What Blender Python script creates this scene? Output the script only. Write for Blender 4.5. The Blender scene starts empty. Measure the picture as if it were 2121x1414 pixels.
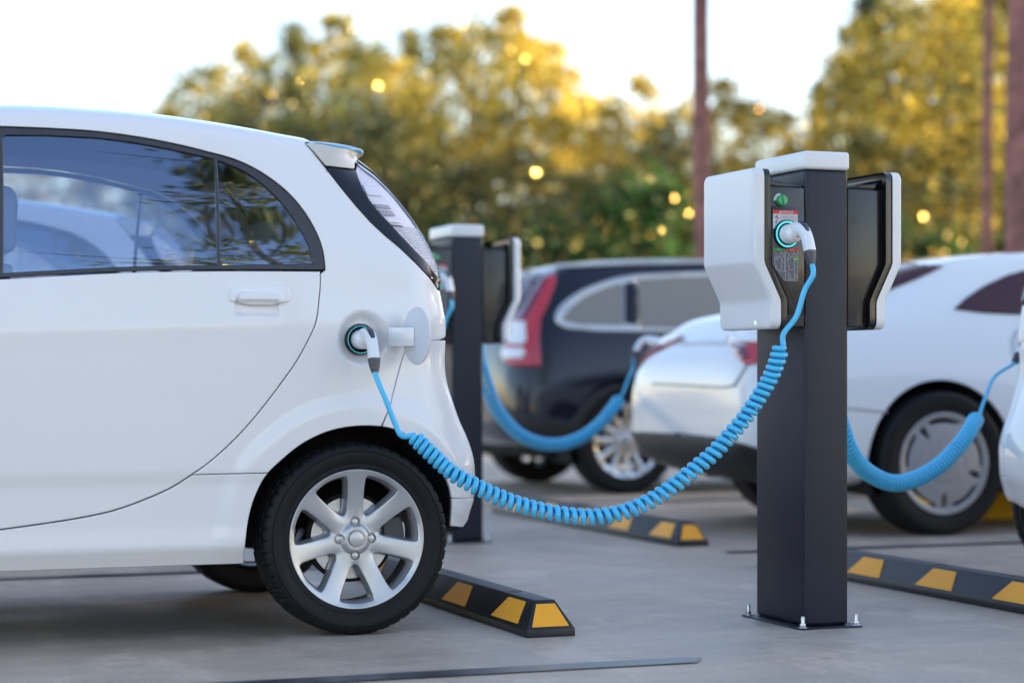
import bpy, bmesh, math, random
import numpy as np
from mathutils import Vector, Matrix, Euler
from mathutils.geometry import delaunay_2d_cdt
from mathutils.bvhtree import BVHTree
rad = math.radians
sc = bpy.context.scene
COL = sc.collection
rng = random.Random(7)

# ------------------------------------------------------------------ camera, sky, sun, exposure
CAM_H, FPX, YAW, HZ = 0.786, 4242.0, 20.55, 770.0
cd = bpy.data.cameras.new('camera'); cam = bpy.data.objects.new('camera', cd); COL.objects.link(cam)
cam.location = (0, 0, CAM_H); cam.rotation_euler = (rad(90), 0, -rad(YAW))
cd.lens = 72; cd.sensor_width = 36; cd.shift_y = 63 / 2121; cd.clip_start = .05; cd.clip_end = 2000
cd.dof.use_dof = True; cd.dof.focus_distance = 6.12; cd.dof.aperture_fstop = 1.6
sc.camera = cam

SUN_EL, SUN_AZ = 15.0, 88.0            # azimuth clockwise from +Y (90 = +X)
w = bpy.data.worlds.new('World'); sc.world = w; w.use_nodes = True
nt = w.node_tree
sky = nt.nodes.new('ShaderNodeTexSky'); sky.sky_type = 'NISHITA'; sky.sun_disc = False
sky.sun_elevation = rad(SUN_EL); sky.sun_rotation = rad(SUN_AZ); sky.air_density = 1.0; sky.dust_density = .5; sky.ozone_density = 1.6
wb = nt.nodes.new('ShaderNodeMix'); wb.data_type = 'RGBA'; wb.blend_type = 'MULTIPLY'; wb.inputs[0].default_value = 1; wb.inputs[7].default_value = (1.13, 1.01, .99, 1)
nt.links.new(sky.outputs[0], wb.inputs[6]); nt.links.new(wb.outputs[2], nt.nodes['Background'].inputs[0]); nt.nodes['Background'].inputs[1].default_value = 0.15
sd = bpy.data.lights.new('sun', 'SUN'); sun = bpy.data.objects.new('sun', sd); COL.objects.link(sun)
sd.energy = 5.0; sd.angle = rad(1.5); sd.color = (1, .84, .58)
S = Vector((math.cos(rad(SUN_EL)) * math.sin(rad(SUN_AZ)), math.cos(rad(SUN_EL)) * math.cos(rad(SUN_AZ)), math.sin(rad(SUN_EL))))
sun.rotation_euler = S.to_track_quat('Z', 'Y').to_euler()
sc.view_settings.view_transform = 'Standard'; sc.view_settings.look = 'None'
sc.view_settings.exposure = 1.72; sc.view_settings.gamma = 1
sc.render.engine = 'CYCLES'
cy = sc.cycles
cy.use_denoising = True; cy.max_bounces = 8; cy.diffuse_bounces = 3; cy.glossy_bounces = 4; cy.transmission_bounces = 6
cy.transparent_max_bounces = 24; cy.caustics_reflective = False; cy.caustics_refractive = False; cy.sample_clamp_indirect = 6

# ------------------------------------------------------------------ measuring the photograph (2121 x 1414 pixels)
_s, _c = math.sin(rad(YAW)), math.cos(rad(YAW))
def ray(u, v):
    a = (u - 1060.5) / FPX
    return Vector((_s + a * _c, _c - a * _s, (HZ - v) / FPX))
CAMP = Vector((0, 0, CAM_H))
def onY(u, v, Y):
    d = ray(u, v); return CAMP + d * (Y / d.y)
def atd(u, v, D): return CAMP + ray(u, v) * D
def xz(u, v, Y):
    p = onY(u, v, Y); return (p.x, p.z)

# ------------------------------------------------------------------ materials
def mat(name, col, rough=.5, metal=0, coat=0, spec=.5, noise=0, nscale=8, bump=0, bscale=60, emit=None, estr=0, coat_rough=.03, ior=None):
    m = bpy.data.materials.new(name); m.use_nodes = True
    t = m.node_tree; b = t.nodes['Principled BSDF']
    b.inputs['Base Color'].default_value = (*col, 1); b.inputs['Roughness'].default_value = rough
    b.inputs['Metallic'].default_value = metal; b.inputs['Coat Weight'].default_value = coat
    b.inputs['Coat Roughness'].default_value = coat_rough; b.inputs['Specular IOR Level'].default_value = spec
    tc = t.nodes.new('ShaderNodeTexCoord')
    if noise:
        n = t.nodes.new('ShaderNodeTexNoise'); n.inputs['Scale'].default_value = nscale; n.inputs['Detail'].default_value = 6
        r = t.nodes.new('ShaderNodeMapRange'); r.inputs['From Min'].default_value = .3; r.inputs['From Max'].default_value = .7
        r.inputs['To Min'].default_value = 1 - noise; r.inputs['To Max'].default_value = 1 + noise
        mx = t.nodes.new('ShaderNodeMix'); mx.data_type = 'RGBA'; mx.blend_type = 'MULTIPLY'; mx.inputs[0].default_value = 1
        mx.inputs[6].default_value = (*col, 1)
        t.links.new(tc.outputs['Object'], n.inputs['Vector']); t.links.new(n.outputs['Fac'], r.inputs['Value'])
        t.links.new(r.outputs[0], mx.inputs[7]); t.links.new(mx.outputs[2], b.inputs['Base Color'])
        r2 = t.nodes.new('ShaderNodeMapRange'); r2.inputs['To Min'].default_value = max(rough - .07, 0); r2.inputs['To Max'].default_value = min(rough + .07, 1)
        t.links.new(n.outputs['Fac'], r2.inputs['Value']); t.links.new(r2.outputs[0], b.inputs['Roughness'])
    if bump:
        n2 = t.nodes.new('ShaderNodeTexNoise'); n2.inputs['Scale'].default_value = bscale; n2.inputs['Detail'].default_value = 3
        bp = t.nodes.new('ShaderNodeBump'); bp.inputs['Strength'].default_value = bump; bp.inputs['Distance'].default_value = .01
        t.links.new(tc.outputs['Object'], n2.inputs['Vector']); t.links.new(n2.outputs['Fac'], bp.inputs['Height'])
        t.links.new(bp.outputs[0], b.inputs['Normal'])
    if emit:
        b.inputs['Emission Color'].default_value = (*emit, 1); b.inputs['Emission Strength'].default_value = estr
    return m

def glass_mat(name, tint, refl=.10, rough=.0, rcol=(1, 1, 1), edge=.9):
    m = bpy.data.materials.new(name); m.use_nodes = True; t = m.node_tree
    for n in list(t.nodes):
        if n.type != 'OUTPUT_MATERIAL': t.nodes.remove(n)
    out = [n for n in t.nodes if n.type == 'OUTPUT_MATERIAL'][0]
    tr = t.nodes.new('ShaderNodeBsdfTransparent'); tr.inputs[0].default_value = (*tint, 1)
    gl = t.nodes.new('ShaderNodeBsdfGlossy'); gl.inputs['Roughness'].default_value = rough; gl.inputs[0].default_value = (*rcol, 1)
    lw = t.nodes.new('ShaderNodeLayerWeight'); lw.inputs[0].default_value = .25
    mr = t.nodes.new('ShaderNodeMapRange'); mr.inputs['To Min'].default_value = refl; mr.inputs['To Max'].default_value = edge
    mr.inputs['From Min'].default_value = .04
    mx = t.nodes.new('ShaderNodeMixShader')
    t.links.new(lw.outputs['Fresnel'], mr.inputs['Value']); t.links.new(mr.outputs[0], mx.inputs[0])
    t.links.new(tr.outputs[0], mx.inputs[1]); t.links.new(gl.outputs[0], mx.inputs[2]); t.links.new(mx.outputs[0], out.inputs[0])
    return m

M = {}
M['white_paint'] = mat('white_paint', (.81, .795, .80), .36, coat=.8, coat_rough=.07, noise=.008, nscale=2)
M['white_gloss'] = mat('white_gloss', (.80, .80, .80), .3, coat=1, coat_rough=.04)
M['blue_paint'] = mat('blue_paint', (.10, .42, .68), .3, coat=1, noise=.01)
M['navy_paint'] = mat('navy_paint', (.003, .003, .013), .22, coat=.7, coat_rough=.03, spec=.3)
M['trim'] = mat('trim', (.045, .044, .055), .32, noise=.05, nscale=20)
M['black_gloss'] = mat('black_gloss', (.005, .005, .010), .10, coat=.15, spec=.4)
M['black_plastic'] = mat('black_plastic', (.016, .016, .018), .5, noise=.15, nscale=30)
M['black_hole'] = mat('black_lining', (.008, .008, .009), .9)
M['rubber'] = mat('rubber', (.007, .007, .008), .60, spec=.28, noise=.25, nscale=14, bump=.05, bscale=90)
M['alloy'] = mat('alloy', (.52, .52, .54), .34, metal=.65, noise=.02, nscale=12)
M['alloy_dark'] = mat('alloy_dark', (.30, .30, .32), .42, metal=.8, noise=.1)
M['chrome'] = mat('chrome', (.75, .75, .74), .16, metal=1)
M['chrome_satin'] = mat('satin_chrome', (.62, .61, .60), .35, metal=.6)
M['steel'] = mat('steel', (.55, .56, .60), .3, metal=1, noise=.1, nscale=40)
M['seat'] = mat('seat_fabric', (.10, .11, .13), .8, noise=.1, nscale=40)
M['headliner'] = mat('headliner', (.16, .16, .17), .9, noise=.05)
M['post'] = mat('post_paint', (.010, .0125, .024), .42, spec=.4, noise=.06, nscale=10, bump=.02, bscale=300)
M['box_black'] = mat('cabinet_black', (.013, .012, .013), .28, coat=.3, noise=.06, nscale=12)
M['station_white'] = mat('station_white', (.74, .745, .76), .34, coat=.25, coat_rough=.15, noise=.01, nscale=5)
M['cable'] = mat('cable_blue', (.07, .52, .84), .33, coat=.25, noise=.04, nscale=30)
M['plug_white'] = mat('plug_white', (.78, .80, .82), .3, coat=.3)
M['plug_dark'] = mat('plug_dark', (.055, .052, .065), .3)
M['led'] = mat('led_cyan', (.1, .6, .7), .4, emit=(.10, .80, .95), estr=.24)
M['led_green'] = mat('led_green', (.3, .9, .3), .4, emit=(.35, 1, .30), estr=.6)
M['knob_green'] = mat('knob_green', (.02, .36, .13), .3, coat=.4)
M['label_white'] = mat('label_white', (.58, .58, .60), .5)
M['label_grey'] = mat('label_grey', (.10, .10, .115), .45)
M['label_red'] = mat('label_red', (.62, .02, .02), .5)
M['label_green'] = mat('label_green', (.03, .26, .05), .5)
M['label_lime'] = mat('label_lime', (.16, .5, .08), .5)
M['ink_dark'] = mat('ink_dark', (.05, .05, .055), .6)
M['ink_grey'] = mat('ink_grey', (.30, .30, .31), .6)
M['ink_white'] = mat('ink_white', (.50, .50, .52), .6)
M['stop_rubber'] = mat('stop_rubber', (.012, .012, .015), .45, noise=.25, nscale=25, bump=.15, bscale=120)
M['yellow'] = mat('reflective_yellow', (.98, .41, .010), .45, noise=.08, nscale=220, bump=.35, bscale=420)
M['yellow_block'] = mat('yellow_paint', (.98, .55, .02), .55, noise=.06, nscale=6)
M['bark'] = mat('bark', (.24, .105, .09), .9, noise=.45, nscale=6, bump=.5, bscale=14)
M['bark_dark'] = mat('bark_dark', (.055, .042, .036), .9, noise=.4, nscale=5, bump=.5, bscale=12)
M['glass'] = glass_mat('tinted_glass', (.74, .79, .86), .30, rcol=(.60, .74, 1.0))  # tinted pane, with blue sky reflection put into the gloss colour
M['lens_clear'] = glass_mat('clear_lens', (.95, .93, .95), .04, edge=.3)
M['dark_glass'] = mat('dark_glass', (.060, .020, .026), .06, spec=.35)
M['grey_glass'] = mat('grey_glass', (.25, .225, .20), .15, spec=.4)
M['lens_red'] = mat('red_lens', (.50, .015, .03), .12, coat=1)
M['lens_dark'] = mat('dark_red_lens', (.14, .005, .03), .12, coat=1)
M['lens_white'] = mat('white_lens', (.80, .78, .76), .15, coat=1)
M['reflector'] = mat('reflector', (.90, .89, .91), .35)
M['flap_shaded'] = mat('flap_shaded_white', (.70, .715, .76), .35, coat=.3)  # body white toned bluish grey to carry the opened flap's shading
M['lamp_bright'] = mat('lamp_bright', (.92, .91, .93), .12, coat=1)
M['lamp_grey'] = mat('lamp_grey', (.40, .38, .37), .25, metal=.4)
M['ditch'] = mat('line_paint', (.030, .032, .045), .32, noise=.35, nscale=7)

def ground_mat():
    m = bpy.data.materials.new('concrete'); m.use_nodes = True; t = m.node_tree; b = t.nodes['Principled BSDF']
    tc = t.nodes.new('ShaderNodeTexCoord')
    def noise(scale, det, stretch=None, rough=.55):
        n = t.nodes.new('ShaderNodeTexNoise'); n.inputs['Scale'].default_value = scale; n.inputs['Detail'].default_value = det; n.inputs['Roughness'].default_value = rough
        mp = t.nodes.new('ShaderNodeMapping')
        if stretch: mp.inputs['Scale'].default_value = stretch
        t.links.new(tc.outputs['Object'], mp.inputs[0]); t.links.new(mp.outputs[0], n.inputs['Vector']); return n
    n1 = noise(.55, 8); n2 = noise(5, 10, (.6, 1.6, 1), .7); n3 = noise(60, 6); n4 = noise(1.6, 12, (1, 1, 1), .75)
    r = t.nodes.new('ShaderNodeValToRGB'); e = r.color_ramp.elements
    e[0].position = .30; e[0].color = (.45, .35, .265, 1); e[1].position = .72; e[1].color = (.61, .495, .395, 1)
    t.links.new(n1.outputs['Fac'], r.inputs[0])
    def mult(a, n, lo, hi, f0=.3, f1=.7):
        mr = t.nodes.new('ShaderNodeMapRange'); mr.inputs['From Min'].default_value = f0; mr.inputs['From Max'].default_value = f1
        mr.inputs['To Min'].default_value = lo; mr.inputs['To Max'].default_value = hi
        mx = t.nodes.new('ShaderNodeMix'); mx.data_type = 'RGBA'; mx.blend_type = 'MULTIPLY'; mx.inputs[0].default_value = 1
        t.links.new(n.outputs['Fac'], mr.inputs['Value']); t.links.new(a, mx.inputs[6]); t.links.new(mr.outputs[0], mx.inputs[7]); return mx.outputs[2]
    o = mult(r.outputs[0], n2, .86, 1.10); o = mult(o, n3, .93, 1.07); o = mult(o, n4, .80, 1.06, .35, .5); n5 = noise(260, 3); o = mult(o, n5, .86, 1.12); n6 = noise(2.6, 9, (1, .5, 1), .8); o = mult(o, n6, .84, 1.03, .52, .60)
    t.links.new(o, b.inputs['Base Color'])
    rr = t.nodes.new('ShaderNodeMapRange'); rr.inputs['From Min'].default_value = .35; rr.inputs['From Max'].default_value = .65
    rr.inputs['To Min'].default_value = .40; rr.inputs['To Max'].default_value = .66
    t.links.new(n4.outputs['Fac'], rr.inputs['Value']); t.links.new(rr.outputs[0], b.inputs['Roughness'])
    bp = t.nodes.new('ShaderNodeBump'); bp.inputs['Strength'].default_value = .25; bp.inputs['Distance'].default_value = .004
    ad = t.nodes.new('ShaderNodeMath'); ad.operation = 'ADD'
    t.links.new(n2.outputs['Fac'], ad.inputs[0]); t.links.new(n3.outputs['Fac'], ad.inputs[1])
    t.links.new(ad.outputs[0], bp.inputs['Height']); t.links.new(bp.outputs[0], b.inputs['Normal'])
    return m
M['ground'] = ground_mat()

def leaf_mat(name, cols, trans=.6, gloss=.045):
    m = bpy.data.materials.new(name); m.use_nodes = True; t = m.node_tree
    for n in list(t.nodes):
        if n.type != 'OUTPUT_MATERIAL': t.nodes.remove(n)
    out = [n for n in t.nodes if n.type == 'OUTPUT_MATERIAL'][0]
    g = t.nodes.new('ShaderNodeNewGeometry'); tc = t.nodes.new('ShaderNodeTexCoord')
    n = t.nodes.new('ShaderNodeTexNoise'); n.inputs['Scale'].default_value = .55; n.inputs['Detail'].default_value = 3
    t.links.new(tc.outputs['Object'], n.inputs['Vector'])
    oi = t.nodes.new('ShaderNodeObjectInfo')
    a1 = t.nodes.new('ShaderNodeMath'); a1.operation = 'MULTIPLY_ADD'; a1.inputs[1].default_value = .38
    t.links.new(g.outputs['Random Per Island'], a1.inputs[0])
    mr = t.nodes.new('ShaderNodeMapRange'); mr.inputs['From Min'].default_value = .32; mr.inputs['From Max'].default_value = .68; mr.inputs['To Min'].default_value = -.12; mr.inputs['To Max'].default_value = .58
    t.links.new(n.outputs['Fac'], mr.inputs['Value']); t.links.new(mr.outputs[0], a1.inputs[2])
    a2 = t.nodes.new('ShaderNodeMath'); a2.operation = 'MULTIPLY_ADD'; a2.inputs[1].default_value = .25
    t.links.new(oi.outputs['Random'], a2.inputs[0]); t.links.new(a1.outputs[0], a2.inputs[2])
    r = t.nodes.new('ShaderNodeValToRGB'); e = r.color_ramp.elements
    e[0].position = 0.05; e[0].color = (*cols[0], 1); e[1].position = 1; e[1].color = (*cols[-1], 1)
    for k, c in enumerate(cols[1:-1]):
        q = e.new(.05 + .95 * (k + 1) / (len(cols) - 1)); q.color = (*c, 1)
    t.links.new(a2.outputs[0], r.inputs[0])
    q = e.new(.985) if False else None
    df = t.nodes.new('ShaderNodeBsdfDiffuse'); tl = t.nodes.new('ShaderNodeBsdfTranslucent'); gl = t.nodes.new('ShaderNodeBsdfGlossy'); gl.inputs['Roughness'].default_value = .14; gl.inputs[0].default_value = (1, .70, .22, 1)  # gold of the sun glints is put into the gloss colour
    t.links.new(r.outputs[0], df.inputs[0]); t.links.new(r.outputs[0], tl.inputs[0])
    m1 = t.nodes.new('ShaderNodeMixShader'); m1.inputs[0].default_value = trans
    m2 = t.nodes.new('ShaderNodeMixShader')
    gr = t.nodes.new('ShaderNodeMapRange'); gr.inputs['From Min'].default_value = .70; gr.inputs['From Max'].default_value = .85; gr.inputs['To Min'].default_value = gloss * .3; gr.inputs['To Max'].default_value = .50
    wn = t.nodes.new('ShaderNodeTexWhiteNoise'); wn.noise_dimensions = '1D'
    t.links.new(g.outputs['Random Per Island'], wn.inputs['W']); t.links.new(wn.outputs['Value'], gr.inputs['Value']); t.links.new(gr.outputs[0], m2.inputs[0])
    t.links.new(df.outputs[0], m1.inputs[1]); t.links.new(tl.outputs[0], m1.inputs[2])
    t.links.new(m1.outputs[0], m2.inputs[1]); t.links.new(gl.outputs[0], m2.inputs[2]); t.links.new(m2.outputs[0], out.inputs[0])
    return m
M['leaf_gold'] = leaf_mat('gold_leaves', [(.10, .13, .09), (.26, .25, .06), (.70, .52, .07), (.95, .74, .20)])  # dark tones lifted to carry the hazy grey-green shade in the crowns
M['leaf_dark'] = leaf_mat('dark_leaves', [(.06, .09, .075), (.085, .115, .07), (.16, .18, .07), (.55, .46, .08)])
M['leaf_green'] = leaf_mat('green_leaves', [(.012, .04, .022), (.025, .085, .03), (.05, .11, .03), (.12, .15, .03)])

# ------------------------------------------------------------------ object helpers
def link(name, me, parent=None, m=None, loc=None):
    o = bpy.data.objects.new(name, me); COL.objects.link(o)
    if parent is not None: o.parent = parent
    if m is not None and me is not None and not me.materials: me.materials.append(M[m] if isinstance(m, str) else m)
    if loc is not None: o.location = loc
    return o
def thing(name, label, cat, loc=(0, 0, 0), group=None, rz=0):
    o = bpy.data.objects.new(name, None); COL.objects.link(o); o.location = loc; o.rotation_euler.z = rz
    o.empty_display_size = .1
    o['label'] = label; o['category'] = cat
    if group: o['group'] = group
    return o
def tag(o, label=None, cat=None, group=None, kind=None):
    for k, v in (('label', label), ('category', cat), ('group', group), ('kind', kind)):
        if v: o[k] = v
    return o
def copy_tree(o, parent=None):
    c = o.copy(); COL.objects.link(c)
    if parent is not None: c.parent = parent
    for ch in [x for x in sc.objects if x.parent == o]: copy_tree(ch, c)
    return c
def mesh(name, verts, faces, smooth=True, normals=None, sharp=None):
    me = bpy.data.meshes.new(name); me.from_pydata([tuple(map(float, v)) for v in verts], [], faces); me.update()
    if smooth: me.polygons.foreach_set('use_smooth', [True] * len(me.polygons))
    if sharp: me.set_sharp_from_angle(angle=rad(sharp))
    if normals is not None:
        me.normals_split_custom_set_from_vertices([tuple(map(float, n)) for n in normals])
    return me
def baked(me, mods):
    """apply modifiers to a temp object and return the mesh"""
    o = bpy.data.objects.new('tmp', me); COL.objects.link(o)
    for typ, kw in mods:
        md = o.modifiers.new(typ, typ)
        for k, v in kw.items(): setattr(md, k, v)
    dg = bpy.context.evaluated_depsgraph_get(); dg.update()
    out = bpy.data.meshes.new_from_object(o.evaluated_get(dg), depsgraph=dg)
    bpy.data.objects.remove(o)
    return out
def bevelled(verts, faces, w=.004, seg=3, ang=30):
    me = bpy.data.meshes.new('m'); me.from_pydata([tuple(v) for v in verts], [], faces); me.update()
    bm = bmesh.new(); bm.from_mesh(me); bmesh.ops.recalc_face_normals(bm, faces=bm.faces); bm.to_mesh(me); bm.free()
    out = baked(me, [('BEVEL', dict(width=w, segments=seg, limit_method='ANGLE', angle_limit=rad(ang)))]) if w else me
    out.polygons.foreach_set('use_smooth', [True] * len(out.polygons)); out.set_sharp_from_angle(angle=rad(40))
    return out
def box(x0, x1, y0, y1, z0, z1, w=.004, seg=3):
    v = [(x, y, z) for z in (z0, z1) for y in (y0, y1) for x in (x0, x1)]
    return bevelled(v, [(0, 2, 3, 1), (4, 5, 7, 6), (0, 1, 5, 4), (2, 6, 7, 3), (0, 4, 6, 2), (1, 3, 7, 5)], w, seg)
def prism(pts, a0, a1, axis='y', w=.004, seg=3):
    """extrude a 2D outline along an axis; pts are the other two coordinates"""
    def P(p, a): return {'y': (p[0], a, p[1]), 'x': (a, p[0], p[1]), 'z': (p[0], p[1], a)}[axis]
    n = len(pts); v = [P(p, a0) for p in pts] + [P(p, a1) for p in pts]
    f = [tuple(range(n)), tuple(range(2 * n - 1, n - 1, -1))] + [(i, (i + 1) % n, n + (i + 1) % n, n + i) for i in range(n)]
    return bevelled(v, f, w, seg)
def merge(meshes):
    bm = bmesh.new()
    for m in meshes: bm.from_mesh(m)
    me = bpy.data.meshes.new('merged'); bm.to_mesh(me); bm.free(); return me
def tube(pts, r, n=12, closed=False, caps=True, radii=None):
    P = [Vector(p) for p in pts]; N = len(P); vs = []; fs = []
    T = [(P[min(i + 1, N - 1)] - P[max(i - 1, 0)]).normalized() for i in range(N)]
    a = Vector((0, 0, 1)) if abs(T[0].z) < .9 else Vector((1, 0, 0))
    nrm = T[0].cross(a).normalized()
    for i in range(N):
        nrm = (nrm - T[i] * nrm.dot(T[i])).normalized(); b = T[i].cross(nrm)
        rr = radii[i] if radii else r
        for k in range(n):
            th = 2 * math.pi * k / n; vs.append(P[i] + (nrm * math.cos(th) + b * math.sin(th)) * rr)
    for i in range(N - 1):
        for k in range(n):
            fs.append((i * n + k, i * n + (k + 1) % n, (i + 1) * n + (k + 1) % n, (i + 1) * n + k))
    if caps: fs.append(tuple(range(n - 1, -1, -1))); fs.append(tuple((N - 1) * n + k for k in range(n)))
    return mesh('tube', vs, fs, sharp=50)
def lathe(prof, n=96, closed=False, rmod=None, axis='y', smooth_angle=35):
    """profile of (r, y) spun round the y axis"""
    vs = []; fs = []; m = len(prof)
    for i in range(n):
        a = 2 * math.pi * i / n
        for j, (r, y) in enumerate(prof):
            q = r + (rmod(i, j, r, y) if rmod else 0)
            p = (q * math.cos(a), y, q * math.sin(a)) if axis == 'y' else (q * math.cos(a), q * math.sin(a), y)
            vs.append(p)
    for i in range(n):
        k = (i + 1) % n
        for j in range(m - 1 + (1 if closed else 0)):
            j2 = (j + 1) % m
            fs.append((i * m + j, i * m + j2, k * m + j2, k * m + j))
    me = mesh('lathe', vs, fs)
    bm = bmesh.new(); bm.from_mesh(me); bmesh.ops.remove_doubles(bm, verts=bm.verts, dist=1e-6); bmesh.ops.recalc_face_normals(bm, faces=bm.faces); bm.to_mesh(me); bm.free()
    me.polygons.foreach_set('use_smooth', [True] * len(me.polygons)); me.set_sharp_from_angle(angle=rad(smooth_angle))
    return me
def disc(r, y, cx=0, cz=0, n=48, th=.004):
    pts = [(cx + r * math.cos(2 * math.pi * i / n), cz + r * math.sin(2 * math.pi * i / n)) for i in range(n)]
    return prism(pts, y - th, y, 'y', w=min(th, .002) * .8, seg=2)

# 2D tools
def resample(P, step, closed=True):
    P = [np.array(p, float) for p in P]; out = []
    n = len(P)
    for i in range(n if closed else n - 1):
        a, b = P[i], P[(i + 1) % n]; L = np.linalg.norm(b - a); k = max(1, int(round(L / step)))
        for j in range(k): out.append(a + (b - a) * j / k)
    if not closed: out.append(P[-1])
    return np.array(out)
def catmull(P, k=6, closed=False):
    P = [np.array(p, float) for p in P]; n = len(P); out = []
    for i in range(n if closed else n - 1):
        p0 = P[(i - 1) % n] if (closed or i > 0) else 2 * P[0] - P[1]
        p1, p2 = P[i], P[(i + 1) % n]
        p3 = P[(i + 2) % n] if (closed or i + 2 < n) else 2 * P[-1] - P[-2]
        d = [max(np.linalg.norm(b - a), 1e-6) ** .5 for a, b in ((p0, p1), (p1, p2), (p2, p3))]
        m1 = (p1 - p0) / d[0] - (p2 - p0) / (d[0] + d[1]) + (p2 - p1) / d[1]
        m2 = (p2 - p1) / d[1] - (p3 - p1) / (d[1] + d[2]) + (p3 - p2) / d[2]
        m1 = m1 * d[1]; m2 = m2 * d[1]
        for j in range(k):
            t = j / k
            out.append((2*t**3-3*t*t+1)*p1 + (t**3-2*t*t+t)*m1 + (-2*t**3+3*t*t)*p2 + (t**3-t*t)*m2)
    if not closed: out.append(P[-1])
    return out
def chaikin(P, it=2, q=.25):
    P = [np.array(p, float) for p in P]
    for _ in range(it):
        o = []
        for i in range(len(P)):
            a, b = P[i], P[(i + 1) % len(P)]; o += [a * (1 - q) + b * q, a * q + b * (1 - q)]
        P = o
    return P
def area(P): P = np.array(P); return .5 * np.sum(P[:, 0] * np.roll(P[:, 1], -1) - np.roll(P[:, 0], -1) * P[:, 1])
def inset_poly(P, d):
    P = np.array(P); a = P - np.roll(P, 1, 0); b = np.roll(P, -1, 0) - P
    a /= np.maximum(np.linalg.norm(a, axis=1, keepdims=True), 1e-9); b /= np.maximum(np.linalg.norm(b, axis=1, keepdims=True), 1e-9)
    na = np.stack([-a[:, 1], a[:, 0]], 1); nb = np.stack([-b[:, 1], b[:, 0]], 1)
    m = na + nb; L = np.linalg.norm(m, axis=1, keepdims=True); m = np.where(L > 1e-6, m / np.maximum(L, 1e-6), na)
    c = np.clip(np.sum(m * na, axis=1, keepdims=True), .45, 1)
    return P + m / c * d
def inside(P, Q):
    P = np.array(P); Q = np.array(Q); x, y = Q[:, 0], Q[:, 1]; r = np.zeros(len(Q), bool)
    x0, y0 = P[:, 0], P[:, 1]; x1, y1 = np.roll(x0, -1), np.roll(y0, -1)
    for a, b, c, d in zip(x0, y0, x1, y1):
        if b == d: continue
        r ^= ((b > y) != (d > y)) & (x < (c - a) * (y - b) / (d - b) + a)
    return r
def dist(Q, L):
    """distance of points Q to polyline L"""
    Q = np.asarray(Q, float); best = np.full(len(Q), 1e9)
    for a, b in zip(L[:-1], L[1:]):
        a = np.asarray(a, float); b = np.asarray(b, float); ab = b - a; l = max(ab @ ab, 1e-12)
        t = np.clip(((Q - a) @ ab) / l, 0, 1); d = np.linalg.norm(Q - (a + t[:, None] * ab), axis=1); best = np.minimum(best, d)
    return best
def triangulate(rings, pts, step_guard):
    """rings: outer ring first (ccw), then holes; pts: loose interior points"""
    V = []; E = []
    for r in rings:
        s = len(V); V += [tuple(p) for p in r]; E += [(s + i, s + (i + 1) % len(r)) for i in range(len(r))]
    nb = len(V)
    if len(pts):
        pts = np.array(pts); k = inside(rings[0], pts)
        for h in rings[1:]: k &= ~inside(h, pts)
        pts = pts[k]
        if len(pts):
            L = [dist(pts, list(r) + [r[0]]) for r in rings]; pts = pts[np.min(L, axis=0) > step_guard]
        V += [tuple(p) for p in pts]
    res = delaunay_2d_cdt([Vector(v) for v in V], E, [], 0, 1e-7)
    ov, of = res[0], res[2]
    A = np.array([(v.x, v.y) for v in ov]); T = np.array([f for f in of if len(f) == 3])
    c = A[T].mean(axis=1); k = inside(rings[0], c)
    for h in rings[1:]: k &= ~inside(h, c)
    T = T[k]
    ar = (A[T[:, 1], 0] - A[T[:, 0], 0]) * (A[T[:, 2], 1] - A[T[:, 0], 1]) - (A[T[:, 1], 1] - A[T[:, 0], 1]) * (A[T[:, 2], 0] - A[T[:, 0], 0])
    T[ar < 0] = T[ar < 0][:, ::-1]
    # map ring points to output indices
    idx = {}
    for i, p in enumerate(A): idx[(round(p[0], 6), round(p[1], 6))] = i
    def find(p):
        q = (round(p[0], 6), round(p[1], 6))
        if q in idx: return idx[q]
        return int(np.argmin((A[:, 0] - p[0]) ** 2 + (A[:, 1] - p[1]) ** 2))
    maps = [[find(p) for p in r] for r in rings]
    return A, T, maps
def grid_points(P, g):
    P = np.array(P); x0, y0 = P.min(0); x1, y1 = P.max(0)
    X, Y = np.meshgrid(np.arange(x0, x1 + g, g), np.arange(y0, y1 + g, g * .866)); X[1::2] += g / 2
    return np.stack([X.ravel(), Y.ravel()], 1)

def plate(outline, hfun, tomap, r=.004, thick=.02, g=.02, holes=(), step=.012, extra=None, seg=4, sharp=35):
    """rounded-edge plate standing on a curved surface; (a, b) outline, height hfun(a, b), mapped by tomap(a, b, h)"""
    O = resample(outline, step); O = O if area(O) > 0 else O[::-1]
    H = []
    for h in holes:
        q = resample(h, step); H.append(q if area(q) < 0 else q[::-1])
    rings = [inset_poly(O, r)] + [inset_poly(h, r) for h in H]
    pts = grid_points(O, g)
    if extra is not None and len(extra): pts = np.vstack([pts, extra])
    A, T, maps = triangulate(rings, pts, g * .35)
    V = [tomap(p[0], p[1], hfun(p[0], p[1])) for p in A]; F = [tuple(int(i) for i in t) for t in T]
    for base, ring, mp in zip([O] + H, rings, maps):
        prev = mp; n = len(base)
        for k in range(1, seg + 2):
            if k <= seg:
                th = math.pi / 2 * k / seg; q = inset_poly(base, r * (1 - math.sin(th))) if k < seg else base; dep = r * (1 - math.cos(th))
            else: q = base; dep = thick
            s = len(V)
            V += [tomap(p[0], p[1], hfun(p[0], p[1]) - dep) for p in q]
            cur = list(range(s, s + n))
            for i in range(n):
                j = (i + 1) % n; F.append((prev[i], cur[i], cur[j], prev[j]))
            prev = cur
    me = mesh('plate', V, F, smooth=True)
    me.set_sharp_from_angle(angle=rad(sharp))
    return me

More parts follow.
